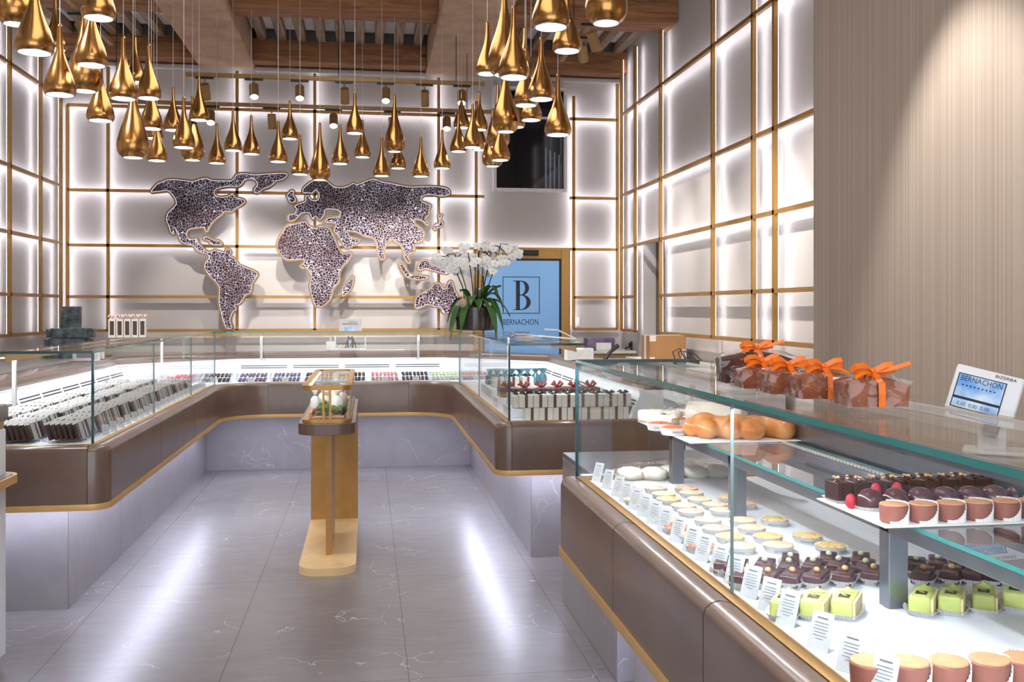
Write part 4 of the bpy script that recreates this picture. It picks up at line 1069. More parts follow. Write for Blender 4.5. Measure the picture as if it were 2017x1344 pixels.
p0 = Vector((1.2, 8.1, zc)); pa = atD(1135, 668, 8.0)-p0; pb = atD(1098, 650, 8.0)-p0; pc = atD(1072, 649, 8.0)-p0
MB().tube([(0, 0, 0), tuple(pa), tuple(pb), tuple(pc)], .007).build('arm', 'white_plastic', r)

# gift boxes with pale ribbons standing on the left glass top
def tall_box():
    r = root('gift_box', (0, 0, 0), 0, 'x', 'gift box')
    MB().rbox((-.024, -.05, 0), (.024, .05, .135), .002, 0, None, 1).build('carton', 'box_white', r)
    MB().box((-.014, -.052, .02), (.014, -.049, .12)).build('patterned_window', 'pattern_dark', r)
    m = MB()
    for a in (.3, 2.2, 4.0, 5.3): m.tube([(0, -.02, .136), (.025*math.cos(a), -.02+.04*math.sin(a), .165), (.04*math.cos(a), -.02+.05*math.sin(a), .15)], [.003, .007, .003], 6)
    m.build('ribbon_bow', 'ribbon_pink', r, smooth=50)
    return r
TB = Rep(tall_box())
for k in range(5):
    TB((-1.83+.05*k, 7.52+.012*k, zc), .12, 'tall white box with a patterned window, %s from the left on the left glass top' % ORD[k], 'tall gift boxes on the left glass top')
# stack of foil-wrapped boxes on the left worktop
bx0 = Vector((-2.98, 10.45, 1.051))
z = bx0.z
for k, (w_, h, d_) in enumerate([(.34, .11, .2), (.34, .09, .2), (.34, .1, .2)]):
    r = root('wrapped_box', (bx0.x+.02*k, bx0.y, z), 0, 'grey-green marbled box, %s from the bottom of the left corner stack' % ORD[k], 'gift box', 'marbled boxes in the left back corner')
    MB().rbox((-w_/2, -d_/2, 0), (w_/2, d_/2, h-.004), .004).build('wrapping', 'grey_foil', r)
    for s_ in (-1, 1):
        m = MB(); m.prism([(s_*w_/2, h*.3), (s_*(w_/2+.05), h*.05), (s_*(w_/2+.05), h*.9), (s_*w_/2, h*.6)], -.06, .06, 0, Matrix(((1, 0, 0, 0), (0, 0, -1, 0), (0, 1, 0, 0), (0, 0, 0, 1)))); m.build('paper_end', 'grey_foil', r)
    z += h
r = root('wrapped_box', (bx0.x+.04, bx0.y, z), 0, 'upright grey-green marbled box on top of the stack in the left back corner', 'gift box', 'marbled boxes in the left back corner')
MB().rbox((-.09, -.04, 0), (.09, .04, .215), .004).build('wrapping', 'grey_foil', r)
# terminal and dispenser at the left edge
r = root('touch_terminal', (-2.6, 7.0, 1.09), 0, 'tilted grey touch terminal on the left counter coping', 'terminal')
T = Mx((0, 0, .2), -.55, math.radians(-38), 0)
MB().rbox((-.16, -.01, -.1), (.16, .02, .12), .006, 0, T).build('casing', 'white_plastic', r, smooth=40)
MB().box((-.13, -.013, -.07), (.13, -.0095, .1), 0, T).build('screen', 'lcd_off', r)
MB().rbox((-.05, -.04, 0), (.05, .04, .2), .01).build('foot', 'white_plastic', r)
r = root('paper_dispenser', (-2.33, 5.75, ZK), 0, 'white rounded dispenser on the left counter coping at the picture edge', 'dispenser')
MB().rbox((-.05, -.05, 0), (.05, .05, .15), .015, seg=3).build('casing', 'white_plastic', r, smooth=40)
MB().rbox((-.055, -.055, -.0), (.055, .055, .012), .004).build('foot', 'dark_plastic', r)

# orchid bowl on the back-right glass corner
p = atZ(936, 655, zc); OR = Vector((p.x, 9.55, zc)); OR.x = atY(936, 600, 9.55).x
r = root('potted_orchid', OR, 0, 'white moth orchids in a round dark glass bowl on the back counter glass', 'potted plant')
m = MB(); m.lathe([(.18, 0), (.195, .01), (.195, .22), (.19, .222), (.185, .2), (.0, .2)], 36); m.build('glass_bowl', 'pot_dark', r, smooth=40)
m = MB()
for q in range(70):
    a = random.uniform(0, 6.28); rr = random.uniform(0, .15); m.blob((rr*math.cos(a), rr*math.sin(a), .22+random.uniform(0, .05)*(1-rr*4)), (.03, .03, .018), 1, lump=.2)
m.build('moss', 'moss', r, smooth=60)
for q, (x, y, s_) in enumerate([(-.13, -.13, .05), (.12, -.15, .025), (.08, -.16, .02)]):
    MB().blob((x, y, .235+s_*.5), (s_, s_, s_), 2, lump=.03).build('decorative_stone', 'stone_ball', r, smooth=60)
def leafm(a, l, w_, droop, up, z0=.24):
    m = MB(); n = 10; vs = []; fs = []
    for i in range(n+1):
        t = i/n; rr = .05+l*t*(1-.15*t); z = z0+up*math.sin(PI*min(t*.9, 1))-droop*t*t; ww = w_*math.sin(PI*min(1, t*.92+.07))**.7
        c_ = Vector((rr*math.cos(a), rr*math.sin(a), z)); s_ = Vector((-math.sin(a), math.cos(a), 0))
        vs += [c_-s_*ww+Vector((0, 0, .018)), c_, c_+s_*ww+Vector((0, 0, .018))]
    for i in range(n):
        for j in (0, 1): fs.append((3*i+j, 3*i+j+1, 3*i+j+4, 3*i+j+3))
    vs2 = [v-Vector((0, 0, .003)) for v in vs]; k = len(vs)
    m.add(vs+vs2, fs+[tuple(k+i for i in reversed(f)) for f in fs]); return m
for a, l, w_, dr, up in [(-2.6, .3, .055, .28, .08), (-2.2, .26, .05, .3, .1), (-.6, .3, .06, .28, .1), (-.95, .3, .065, .34, .12), (-.2, .34, .045, .14, .08), (.3, .3, .05, .1, .14), (-1.5, .2, .05, .08, .08), (2.7, .28, .05, .2, .1), (-2.9, .24, .04, .35, .05), (-1.9, .18, .05, .05, .1), (1.2, .28, .05, .1, .2), (-.7, .26, .05, .0, .18), (-.4, .25, .045, -.15, .1), (-2.4, .2, .04, -.1, .1)]:
    leafm(a, l, w_, dr, up).build('leaf', 'leaf', r, smooth=60)
def flower(m, c_, s_, rot):
    T = Matrix.Translation(c_) @ rot
    for k in range(5):
        a = PI/2+k*2*PI/5; rr = .62 if k in (1, 4) else .52; ww = .52 if k in (1, 4) else .34
        bm = bmesh.new(); bmesh.ops.create_icosphere(bm, subdivisions=1, radius=1)
        for v in bm.verts: v.co = Vector((v.co.x*rr*s_*.62, v.co.y*ww*s_*.75, v.co.z*s_*.07))
        m.bm(bm, 0, T @ Matrix.Rotation(a, 4, 'Z') @ Matrix.Translation((rr*s_*.62, 0, 0)))
stems = [((-.07, -.05), (-.2, -.0, .74)), ((-.09, -.02), (-.26, .05, .72)), ((-.02, -.05), (-.07, -.02, .75)), ((0, 0), (0, 0, .8)), ((.01, -.06), (.03, -.03, .76)), ((.05, -.03), (.09, 0, .8)), ((.06, -.05), (.16, -.02, .82)), ((.09, -.03), (.25, 0, .84)), ((.03, .05), (.05, .08, .8))]
fl = MB(); fh = MB()
for (b, t_) in stems:
    pts = [(b[0], b[1], .22), (b[0]*.8+t_[0]*.2, b[1]*.8, .42), (b[0]*.3+t_[0]*.7, t_[1], .64), t_]
    ext = (1 if t_[0] >= 0 else -1)
    tail = [(t_[0]+ext*.06, t_[1]-.02, t_[2]-.005), (t_[0]+ext*.12, t_[1]-.03, t_[2]-.06)]
    MB().tube(pts+tail, .0055, 6).build('stem', 'stem_dark', r, smooth=60)
k = 0
for q in range(96):
    if q < 14: x = random.uniform(-.4, -.2)
    elif q < 78: x = random.uniform(-.26, .26)
    else: x = random.uniform(.24, .42)
    zz = .7+.17*(1-(abs(x)/.45)**2)*random.uniform(-.9, 1)+(.04 if x > .2 else -.02)
    y = random.uniform(-.14, .1)
    s_ = random.uniform(.058, .072)
    rot = Matrix.Rotation(PI/2+random.uniform(-.4, .4), 4, 'X') @ Matrix.Rotation(random.uniform(-.5, .5), 4, 'Y') @ Matrix.Rotation(random.uniform(-.2, .2), 4, 'Z')
    f_ = MB(); flower(f_, Vector((x, y, zz)), s_, rot); fo = f_.build('flower', 'petal', r, smooth=60)
    h_ = MB(); h_.blob((x, y-.012, zz), (.007, .006, .007), 1); ho = h_.build('flower_heart', 'petal_heart', fo, smooth=60)

# things in the right back corner
r = root('label_machine', (2.72, 11.5, 1.051), 0, 'purple and grey label machine on the corner worktop', 'machine')
MB().rbox((-.17, -.1, 0), (.17, .1, .15), .02).build('purple_body', 'purple_plastic', r, smooth=40)
MB().rbox((-.06, -.12, .0), (.12, -.1, .09), .004).build('front_cover', 'white_plastic', r)
m = MB().tube([(-.17, -.07, .11), (.17, -.07, .11)], .03, 14); m.build('roller', 'purple_plastic', r, smooth=40)
bxp = Vector((2.86, 9.3, 1.051))
r = root('cardboard_box', bxp, 0, 'brown cardboard box with pink-white tape on the right wall worktop', 'box')
MB().rbox((-.2, -.15, 0), (.16, .15, .235), .003).build('carton', 'cardboard', r)
m = MB(); m.box((-.201, -.152, .18), (-.14, -.148, .236)); m.box((-.203, -.02, 0), (-.2, .03, .236)); m.box((-.201, -.152, 0), (-.15, -.148, .03)); m.box((.12, -.152, .0), (.161, -.148, .1)); m.box((-.2, -.02, .236), (.16, .03, .238))
m.build('printed_tape', 'tape', r)
def socket(p, lab, horiz=False):
    r = root('wall_socket', p, -PI/2, lab, 'wall socket', 'black wall sockets on the right wall')
    MB().rbox((-.04, -.015, -.07), (.04, 0, .07), .004).build('plate', 'dark_plastic', r)
    MB().rbox((-.02, -.035, .0), (.02, -.015, .05), .004).build('plug', 'black', r)
    return r
socket(atX(1244, 684, XR), 'black plug in the wall left of the cardboard box'); socket(atX(1342, 690, XR), 'black socket on the wall right of the cardboard box')
a = atX(1244, 684, XR)
m = MB().tube([a+Vector((-.03, 0, 0)), a+Vector((-.09, -.05, -.01)), a+Vector((-.1, -.2, -.09)), a+Vector((-.07, -.3, -.17)), a+Vector((-.07, -.45, -.175))], .008); tag(m.build('power_cable', 'black', smooth=60), 'black power cable curving down from the plug left of the cardboard box', 'cable')
a = Vector((2.8, 8.45, 1.06))
m = MB()
for k in range(4): m.tube([a+Vector((.05*k-.1, 0, .0)), a+Vector((.05*k-.12, .05, .1)), a+Vector((.05*k-.06, .03, .13-.02*k)), a+Vector((.05*k-.02, -.02, .02))], .006)
m.rbox(tuple(a+Vector((-.12, -.05, -.008))), tuple(a+Vector((.1, .05, .03))), .01)
tag(m.build('cable_bundle', 'black', smooth=50), 'tangle of black cables on the right wall worktop', 'cables')
# white printed bags behind the left corner, seen through the glass
for k, (u, Y, w_, h) in enumerate([(228, 8.6, .2, .13), (262, 8.9, .16, .13)]):
    p = atY(u, 600, Y); r = root('paper_bag', (min(p.x, -2.3) if k == 0 else -2.32, Y, ZK), .1, ['white crumpled bag on the left coping seen through the glass', 'white box bag behind the crumpled bag on the left coping'][k], 'bag', 'white bags on the left coping')
    MB().rbox((-w_/2, -.06, 0), (w_/2, .06, h), .012).build('bag_body', 'white_plastic', r, smooth=40)
    MB().rbox((-w_/3, -.062, .03), (w_/4, -.058, h*.8), .002).build('print', 'lcd_bar', r)

# ================================================================ pastries in the near counter
def paper_cup(a, b, h, mat='paper', n=44, pw=2.0, text=None, flare=1.18):
    m = MB(); vs = []; fs = []
    def pt(i, s_, z, amp):
        t = 2*PI*i/n; c_, d_ = math.cos(t), math.sin(t)
        k = (abs(c_)**pw+abs(d_)**pw)**(-1/pw); k *= s_*(1+amp*(1 if i % 2 else -1))
        return (a*c_*k, b*d_*k, z)
    lev = [(1/flare*.0+.86, 0, .0), (1.0, h*.5, .02), (flare, h, .03), (flare*.975, h-.001, .03), (.84, .003, 0)]
    for s_, z, am in lev:
        for i in range(n): vs.append(pt(i, s_, z, am))
    for k in range(len(lev)-1):
        for i in range(n): j = (i+1) % n; fs.append((k*n+i, k*n+j, (k+1)*n+j, (k+1)*n+i))
    fs.append(tuple(reversed(range(n)))); fs.append(tuple((len(lev)-1)*n+i for i in range(n)))
    return m.add(vs, fs)
def cup_text(m, txt, R_, z, h, a0, sx=1.0):
    vs, fs = text_geo(txt)
    m.add([Vector(((R_)*math.cos(a0+v.x*h*sx/R_), (R_)*math.sin(a0+v.x*h*sx/R_), z+v.y*h)) for v in vs], fs)
def tartlet(mt, txt):
    r = root('tartlet', (0, 0, 0), 0, 'x', 'tartlet')
    MB().lathe([(.04, 0), (.0475, .02), (.0485, .021), (.047, .0195), (.0, .012)], 40, wav=lambda k, i: .012*(1 if i % 2 else -1)).build('paper_case', 'paper', r, smooth=25)
    m = MB(); m.lathe([(.0, .013), (.043, .016), (.0445, .021), (.04, .0235), (.02, .025), (0, .0255)], 28)
    m.f = [f[::1] for f in m.f]; m.build('tart_top', mt, r, smooth=50)
    m = MB()
    for a0 in (-PI*.62, PI*.1, PI*.7): cup_text(m, txt, .0468, .006, .009, a0, .9)
    m.build('printed_name', 'ink', r)
    return r
TT = {k: Rep(tartlet(k, 'BERNACHON')) for k in ('tart_gold', 'tart_herb', 'tart_red', 'tart_pink', 'tart_apricot')}
DN = {'tart_gold': 'golden baked', 'tart_herb': 'green herb flecked', 'tart_red': 'dark orange', 'tart_pink': 'pinkish red', 'tart_apricot': 'pale apricot'}
TROW = [
 [(590,265,'tart_red'),(840,262,'tart_pink'),(1105,262,'tart_pink')],
 [(630,310,'tart_gold'),(910,310,'tart_apricot'),(1150,300,'tart_apricot')],
 [(675,360,'tart_gold'),(955,355,'tart_gold'),(1220,355,'tart_apricot'),(1480,340,'tart_gold')],
 [(790,410,'tart_gold'),(1085,410,'tart_apricot'),(1350,400,'tart_apricot'),(1600,390,'tart_apricot')],
 [(870,462,'tart_gold'),(1145,460,'tart_pink'),(1420,450,'tart_apricot')],
 [(980,535,'tart_herb'),(1290,533,'tart_apricot'),(1590,535,'tart_apricot'),(1870,530,'tart_herb')],
 [(1030,600,'tart_red'),(1360,605,'tart_pink'),(1670,600,'tart_apricot')],
 [(1160,670,'tart_gold'),(1485,675,'tart_gold'),(1810,675,'tart_gold')],
 [(1240,755,'tart_red'),(1570,760,'tart_apricot'),(1900,750,'tart_apricot')]]
near = 0
for i, rw in enumerate(TROW):
    for j, (x, y, mt) in enumerate(rw):
        p = atZ(1100+x/4.385, 900+y/4.385, ZD+.022)
        big = 1.0
        TT[mt]((p.x, p.y, ZD), random.uniform(-.3, .3), '%s tartlet, %s from the glass in the %s row from the far end' % (DN[mt], ORD[j], ORD[i]), 'tartlets in the near counter', .93)
for k, (u, v) in enumerate([(1591, 1053), (1612, 1070)]):
    p = atZ(u, v, ZD+.022); TT['tart_gold']((p.x+.03*k, p.y-.015*k, ZD), k, ['golden baked tartlet standing apart towards the service side', 'golden baked tartlet in front of the one standing apart'][k], 'tartlets in the near counter')
# bag of pale dough at the far end
p = atZ(1290, 942, ZD)
r = root('pastry_bag', (p.x+.05, p.y, ZD), 0, 'clear plastic bag of pale cream pastries at the far end of the near counter', 'bag')
m = MB()
for q in range(5): m.blob((-.15+.09*q, random.uniform(-.03, .03), .02), (.06, .07, .03), 2, lump=.04)
m.build('pastries', 'cream_paper', r, smooth=60)
m = MB().blob((.05, 0, .028), (.29, .13, .045), 3, lump=.05); m.build('clear_bag', 'cellophane', r, smooth=50)

# hazelnut-topped chocolate cakes
def choc_cake(nut, mat='choc_glaze'):
    r = root('chocolate_cake', (0, 0, 0), 0, 'x', 'cake')
    paper_cup(.052, .027, .02, n=56, pw=3.2).build('paper_case', 'paper', r, smooth=25)
    MB().rbox((-.05, -.0225, .006), (.05, .0225, .034), .004, seg=3).build('cake', mat, r, smooth=50)
    m = MB().blob((0, 0, .04), (.008, .008, .007), 2); m.build('nut_topping', nut, r, smooth=60)
    return r
HZ = Rep(choc_cake('nut')); PS = Rep(choc_cake('candy_green'))
def px7(x, y): return 1380+x/3.1667, 1060+y/3.1667
def rowcakes(lst, rep, z, rz, fmt, grp, zoff=.03):
    for k, (x, y) in enumerate(lst):
        p = atZ(*px7(x, y), z+zoff); rep((p.x, p.y, z), rz+random.uniform(-.05, .05), fmt % ORD[k], grp)
rowcakes([(270, 222), (420, 224), (572, 222), (725, 222), (900, 212), (1080, 200), (1390, 205), (1565, 200), (1705, 205), (1830, 210)], HZ, ZD, .9, 'hazelnut-topped chocolate cake, %s from the left in the front chocolate row', 'hazelnut chocolate cakes')
rowcakes([(225, 160), (400, 158), (550, 162), (700, 158), (860, 150), (1030, 165), (1345, 150), (1480, 140), (1620, 140)], PS, ZD, 1.0, 'pistachio-topped chocolate cake, %s from the left in the rear chocolate row', 'pistachio chocolate cakes')
rowcakes([(150, 140), (560, 128), (800, 118), (1000, 120), (1210, 118)], PS, ZD, 1.1, 'chocolate cake mostly hidden behind the rear chocolate row, %s from the left', 'hidden chocolate cakes')
def green_cake():
    r = root('green_cake', (0, 0, 0), 0, 'x', 'cake')
    paper_cup(.056, .033, .016, n=60, pw=3.4).build('paper_case', 'paper', r, smooth=25)
    MB().rbox((-.054, -.024, .005), (.05, .024, .046), .007, seg=3).build('icing', 'icing_green', r, smooth=50)
    m = MB(); m.box((.04, -.024, .008), (.0525, .024, .043)); m.box((-.052, -.0285, .007), (.05, -.0235, .0425)); m.build('sponge_end', 'sponge', r)
    MB().rbox((-.03, -.012, .046), (-.006, .012, .048), .0005, 0, Mx((0, 0, 0)), 1).build('chocolate_plaque', 'plaque', r)
    m = MB(); m.tube([(-.023, -.006, .0486), (-.013, .006, .0486)], .0015, 4); m.build('gold_mark', 'box_gold', r)
    MB().lathe([(0, .046), (.016, .046), (.017, .048), (.008, .05), (.003, .055), (0, .057)], 20, c=(.028, 0, 0)).build('icing_disc', 'icing_green', r, smooth=40)
    return r
GC = Rep(green_cake())
rowcakes([(530, 400), (715, 398), (905, 395), (1385, 375), (1565, 372), (1765, 362), (1960, 350), (2160, 345)], GC, ZD, .95, 'green iced cake with a dark chocolate plaque, %s from the left', 'green iced cakes', .03)
def cylinder_cake(paper_=True):
    r = root('cocoa_cylinder_cake', (0, 0, 0), 0, 'x', 'cake')
    MB().lathe([(.03, 0), (.034, .004), (.036, .044), (.034, .046)], 36).build('chocolate_shell', 'choc_milk', r, smooth=40)
    MB().lathe([(0, .0515), (.02, .0512), (.034, .049), (.035, .0465), (0, .046)], 36).build('cocoa_top', 'cocoa_top', r, smooth=50)
    m = MB(); vs = []; fs = []; n = 40
    for i in range(n+1):
        t = -2.3+3.9*i/n; h = .008+.044*(.5-.5*math.cos(min(1, max(0, (t+2.0)/2.1))*PI))
        am = .0012*(1 if i % 2 else -1)
        for rr, z in ((.037+am, 0), (.0385+am, h), (.0375+am, h), (.0362+am, .0)): vs.append((rr*math.cos(t), rr*math.sin(t), z))
    for i in range(n):
        for k in range(4): fs.append((4*i+k, 4*i+4+k, 4*i+4+(k+1) % 4, 4*i+(k+1) % 4))
    m.add(vs, fs); m.build('paper_wrap', 'paper', r, smooth=25)
    return r
CY = Rep(cylinder_cake())
rowcakes([(1055, 775), (1300, 778), (1545, 775), (1800, 765), (2010, 755)], CY, ZD, 0, 'cocoa-dusted cylinder cake in a paper wrap, %s from the left in the front row', 'cylinder cakes in the front row', .045)
# price tags along the rail
tags = [(1150, 950), (1165, 965), (1182, 980), (1200, 992), (1218, 1006), (1235, 1020), (1252, 1034), (1272, 1050), (1295, 1070), (1320, 1090), (1345, 1108), (1372, 1132), (1400, 1155), (1432, 1180), (1460, 1208), (1492, 1236), (1555, 1285), (1612, 1330)]
for k, (u, v) in enumerate(tags):
    y = atZ(u, v, ZD).y
    PT((NX+.125, y, ZD), -1.05, 'white printed price tag behind the near counter glass, %s from the far end' % ORD[k], 'price tags in the near counter', (.95, .95, .9))
y = atZ(1680, 1380, ZD).y; PT((NX+.125, y, ZD), -1.05, 'white printed price tag nearest the camera in the near counter', 'price tags in the near counter', (.95, .95, .9))

# glass shelf on steel legs
ZS = 1.075; SX0 = 1.176
sh = root('glass_shelf', (1.3, 2.2, ZD), 0, 'raised glass shelf on steel legs inside the near counter', 'shelf')
m = MB().box((SX0, .6, ZS-.01), (1.5, YN+.03, ZS), [0, 0, 1, 1, 1, 1]); m.build('shelf_pane', ['glass', 'glass_edge'], sh, True)
m = MB(); m.rbox((SX0+.004, .6, ZS-.042), (SX0+.03, YN+.03, ZS-.011), .002); m.build('front_rail', 'steel', sh, True)
MB().rbox((1.46, .6, ZS-.04), (1.49, YN+.03, ZS-.011), .002).build('rear_rail', 'steel', sh, True)
for y in (YN-.2, 3.12, 2.14, 1.15):
    MB().rbox((SX0+.004, y-.022, ZD), (SX0+.052, y+.022, ZS-.012), .002).build('leg', 'steel', sh, True)
    MB().rbox((SX0+.02, y-.012, ZS-.038), (1.44, y+.012, ZS-.012), .002).build('cross_rail', 'steel', sh, True)
m = MB()
for k in range(120): m.box((1.445, 1.2+k*.022, ZS-.001), (1.46, 1.21+k*.022, ZS+.004))
m.build('ventilation_comb', 'white_plastic', sh, True)
m = MB().box((1.52, .6, ZS-.02), (1.53, YN-.1, ZS+.1)); tag(m.build('service_backboard', 'steel'), 'low grey backboard behind the glass shelf in the near counter', 'panel')
ZT_ = ZS+.001
# tray one: brioche, sandwiches, tins
def flat_tray(cs, lab):
    c_ = [atZ(u, v, ZT_) for u, v in cs[:2]]
    return c_
a = atZ(1228, 830, ZT_); b = atZ(1357, 874, ZT_); e = atZ(1590, 871, ZT_)
r = root('paper_tray', ((a.x+e.x)/2, (a.y+b.y)/2, ZT_), 0, 'white paper tray of bread and sandwiches on the glass shelf', 'tray')
YA = min(a.y, YN+.03); 
MB().rbox((b.x, b.y-.01, ZT_), (e.x, YA, ZT_+.004), .0015, seg=1).build('tray_sheet', 'paper', r, True)
m = MB(); m.box((b.x, YA-.003, ZT_+.004), (e.x, YA, ZT_+.014)); m.box((e.x-.003, b.y, ZT_+.004), (e.x, YA, ZT_+.014)); m.build('tray_lip', 'paper', r, True)
ZP = ZT_+.005
def brioche():
    r = root('brioche', (0, 0, 0), 0, 'x', 'bread')
    m = MB()
    for (x, y, z, a_, b_, c_) in [(-.035, -.03, .03, .036, .042, .032), (.025, -.03, .032, .04, .046, .035), (-.01, .02, .036, .048, .045, .038), (.035, .03, .03, .038, .04, .032), (-.045, .025, .028, .033, .036, .03)]:
        m.blob((x, y, z), (a_, b_, c_), 3)
    o = m.build('loaf', 'bread', r, smooth=70)
    rm = o.modifiers.new('merge', 'REMESH'); rm.mode = 'VOXEL'; rm.voxel_size = .0045; rm.use_smooth_shade = True
    sm = o.modifiers.new('soften', 'SMOOTH'); sm.factor = .5; sm.iterations = 7
    return r
BP = Rep(brioche())
for k, (u, v) in enumerate([(1408, 862), (1470, 864), (1542, 862)]):
    p = atZ(u, v, ZP); BP((p.x, p.y+.04, ZP-.004), k*.9+.2, 'shiny braided brioche on the paper tray, %s from the left' % ORD[k], 'brioches on the glass shelf', 1.22)
def wrap_sandwich():
    r = root('wrapped_sandwich', (0, 0, 0), 0, 'x', 'sandwich')
    MB().rbox((-.024, -.07, 0), (.024, .07, .05), .012, seg=3).build('paper_wrap', 'cream_paper', r, smooth=50)
    MB().rbox((-.019, -.073, .005), (.019, -.069, .044), .004).build('filling', 'sandwich_fill', r, smooth=40)
    return r
WS = Rep(wrap_sandwich())
for k, (u, v, rz) in enumerate([(1240, 834, .35), (1268, 844, .35), (1290, 826, 1.1), (1330, 824, 1.2)]):
    p = atZ(u, v, ZP); WS((max(p.x+.01, b.x+.035), min(p.y, YA-.05), ZP), rz, 'cream paper-wrapped sandwich, %s from the left at the far end of the paper tray' % ORD[k], 'wrapped sandwiches')
r = root('wrapped_roll', (1.36, 3.72, ZP+.03), .9, 'large cream paper roll lying behind the sandwiches', 'paper roll')
MB().tube([(0, -.1, .02), (0, .12, .02)], .05, 20).build('rolled_paper', 'cream_paper', r, smooth=50)
MB().tube([(0, -.102, .02), (0, -.1, .02)], .04, 20).build('end_fold', 'paper', r)
def tin_tart():
    r = root('boxed_tart', (0, 0, 0), 0, 'x', 'tartlet')
    MB().lathe([(.045, 0), (.053, .027), (.0535, .028), (.0515, .0265), (0, .016)], 44, wav=lambda k, i: .01*(1 if i % 2 else -1)).build('paper_case', 'paper', r, smooth=25)
    MB().lathe([(.0, .018), (.048, .02), (.048, .026), (.03, .031), (0, .033)], 28).build('pastry', 'tart_red', r, smooth=50)
    m = MB()
    for a0 in (-PI*.55, PI*.45): cup_text(m, 'BERNACHON', .0512, .01, .011, a0, .95)
    m.build('printed_name', 'ink', r); return r
BT = Rep(tin_tart())
for k, (u, v, z) in enumerate([(1300, 847, 0), (1327, 856, 0), (1337, 838, 0), (1395, 836, 0), (1450, 832, 0)]):
    p = atZ(u, v, ZP); BT((p.x, min(p.y, YA-.06), ZP+z), .4*k, 'brown-topped tart in a printed white case on the paper tray, %s from the left' % ORD[k], 'printed tarts on the shelf')
# crumpled clear wrapping behind the roll
o = MB().blob((0, 0, .05), (.1, .1, .05), 3, lump=.12).build('cellophane_wrap', 'cellophane', smooth=30); o.location = (1.25, YN-.19, ZS+.001); tag(o, 'crumpled clear wrapping at the far end of the glass shelf', 'wrapping')

# tray two: chocolate blocks, domes and cylinders
a = atZ(1622, 984, ZT_); b = atZ(1738, 1040, ZT_)
r = root('paper_tray', (1.3, (a.y+b.y)/2, ZT_), 0, 'white paper tray of chocolate cakes on the glass shelf', 'tray')
TX0 = b.x; ty0, ty1 = b.y-.01, a.y
MB().rbox((TX0, ty0, ZT_), (1.62, ty1, ZT_+.004), .0015, seg=1).build('tray_sheet', 'paper', r, True)
def block_cake():
    r = root('chocolate_block', (0, 0, 0), 0, 'x', 'cake')
    MB().rbox((-.02, -.03, .001), (.02, .03, .05), .002).build('cake', 'choc_dark', r)
    m = MB()
    for q in range(8):
        T = Mx((random.uniform(-.012, .012), random.uniform(-.022, .022), .053), random.uniform(0, 3), random.uniform(-.7, .7), random.uniform(-.5, .5)); m.rbox((-.011, -.006, -.0015), (.011, .006, .0015), .0008, seg=1, M=T)
    m.build('chocolate_shavings', 'choc_glaze', r)
    m = MB()
    for q in range(5): m.blob((random.uniform(-.015, .015), random.uniform(-.025, .02), .058), (.004, .006, .003), 1)
    m.build('nut_pieces', 'nut', r, smooth=50)
    paper_cup(.024, .034, .008, n=40, pw=5).build('paper_case', 'paper', r); return r
BK = Rep(block_cake())
def spx(x, y, z): return atZ(1620+x/5.08, 920+y/5.08, z)
for k in range(10):
    x = 215+k*165; p = spx(x, 330-k*4, ZT_+.01)
    yy_ = ty1-.045; p = Vector((TX0+.035+k*.046, yy_, 0))
    BK((p.x, p.y, ZT_+.004), random.uniform(-.08, .08)+(PI if k % 2 else 0), 'dark nut-topped chocolate block, %s from the left in the rear shelf row' % ORD[k], 'chocolate blocks on the shelf')
def dome_cake():
    r = root('chocolate_dome', (0, 0, 0), 0, 'x', 'cake')
    MB().lathe([(.024, 0), (.03, .006), (.032, .018), (.029, .032), (.02, .043), (.01, .0475), (0, .049)], 32).build('dome', 'choc_glaze', r, smooth=70)
    paper_cup(.031, .031, .01, n=40, pw=2).build('paper_case', 'paper', r); return r
DM = Rep(dome_cake())
for k in range(8):
    DM((TX0+.062+k*.063, (ty0+ty1)/2+.015, ZT_+.004), 0, 'glossy dark chocolate dome, %s from the left on the shelf tray' % ORD[k], 'chocolate domes on the shelf')
o = None
def rasp():
    m = MB(); m.blob((0, 0, .014), (.011, .011, .015), 3, lump=.06); return m.build('raspberry', 'raspberry', smooth=60)
RB = Rep(tag(rasp(), 'x', 'raspberry'))
for k, (x, y) in enumerate([(TX0+.022, (ty0+ty1)/2+.03), (TX0+.095, (ty0+ty1)/2+.05), (TX0+.15, (ty0+ty1)/2+.052)]):
    RB((x, y, ZT_+.004+(.02 if k else 0)), k, 'red raspberry, %s from the left between the chocolate domes' % ORD[k], 'raspberries on the shelf tray', (1.1, 1.1, 1.2))
for k in range(9):
    CY((TX0+.052+k*.0665-.008, ty0+.04+random.uniform(-.003, .003), ZT_+.004), 0, 'small cocoa-topped cylinder cake, %s from the left on the shelf tray' % ORD[k], 'cylinder cakes on the shelf', .84)

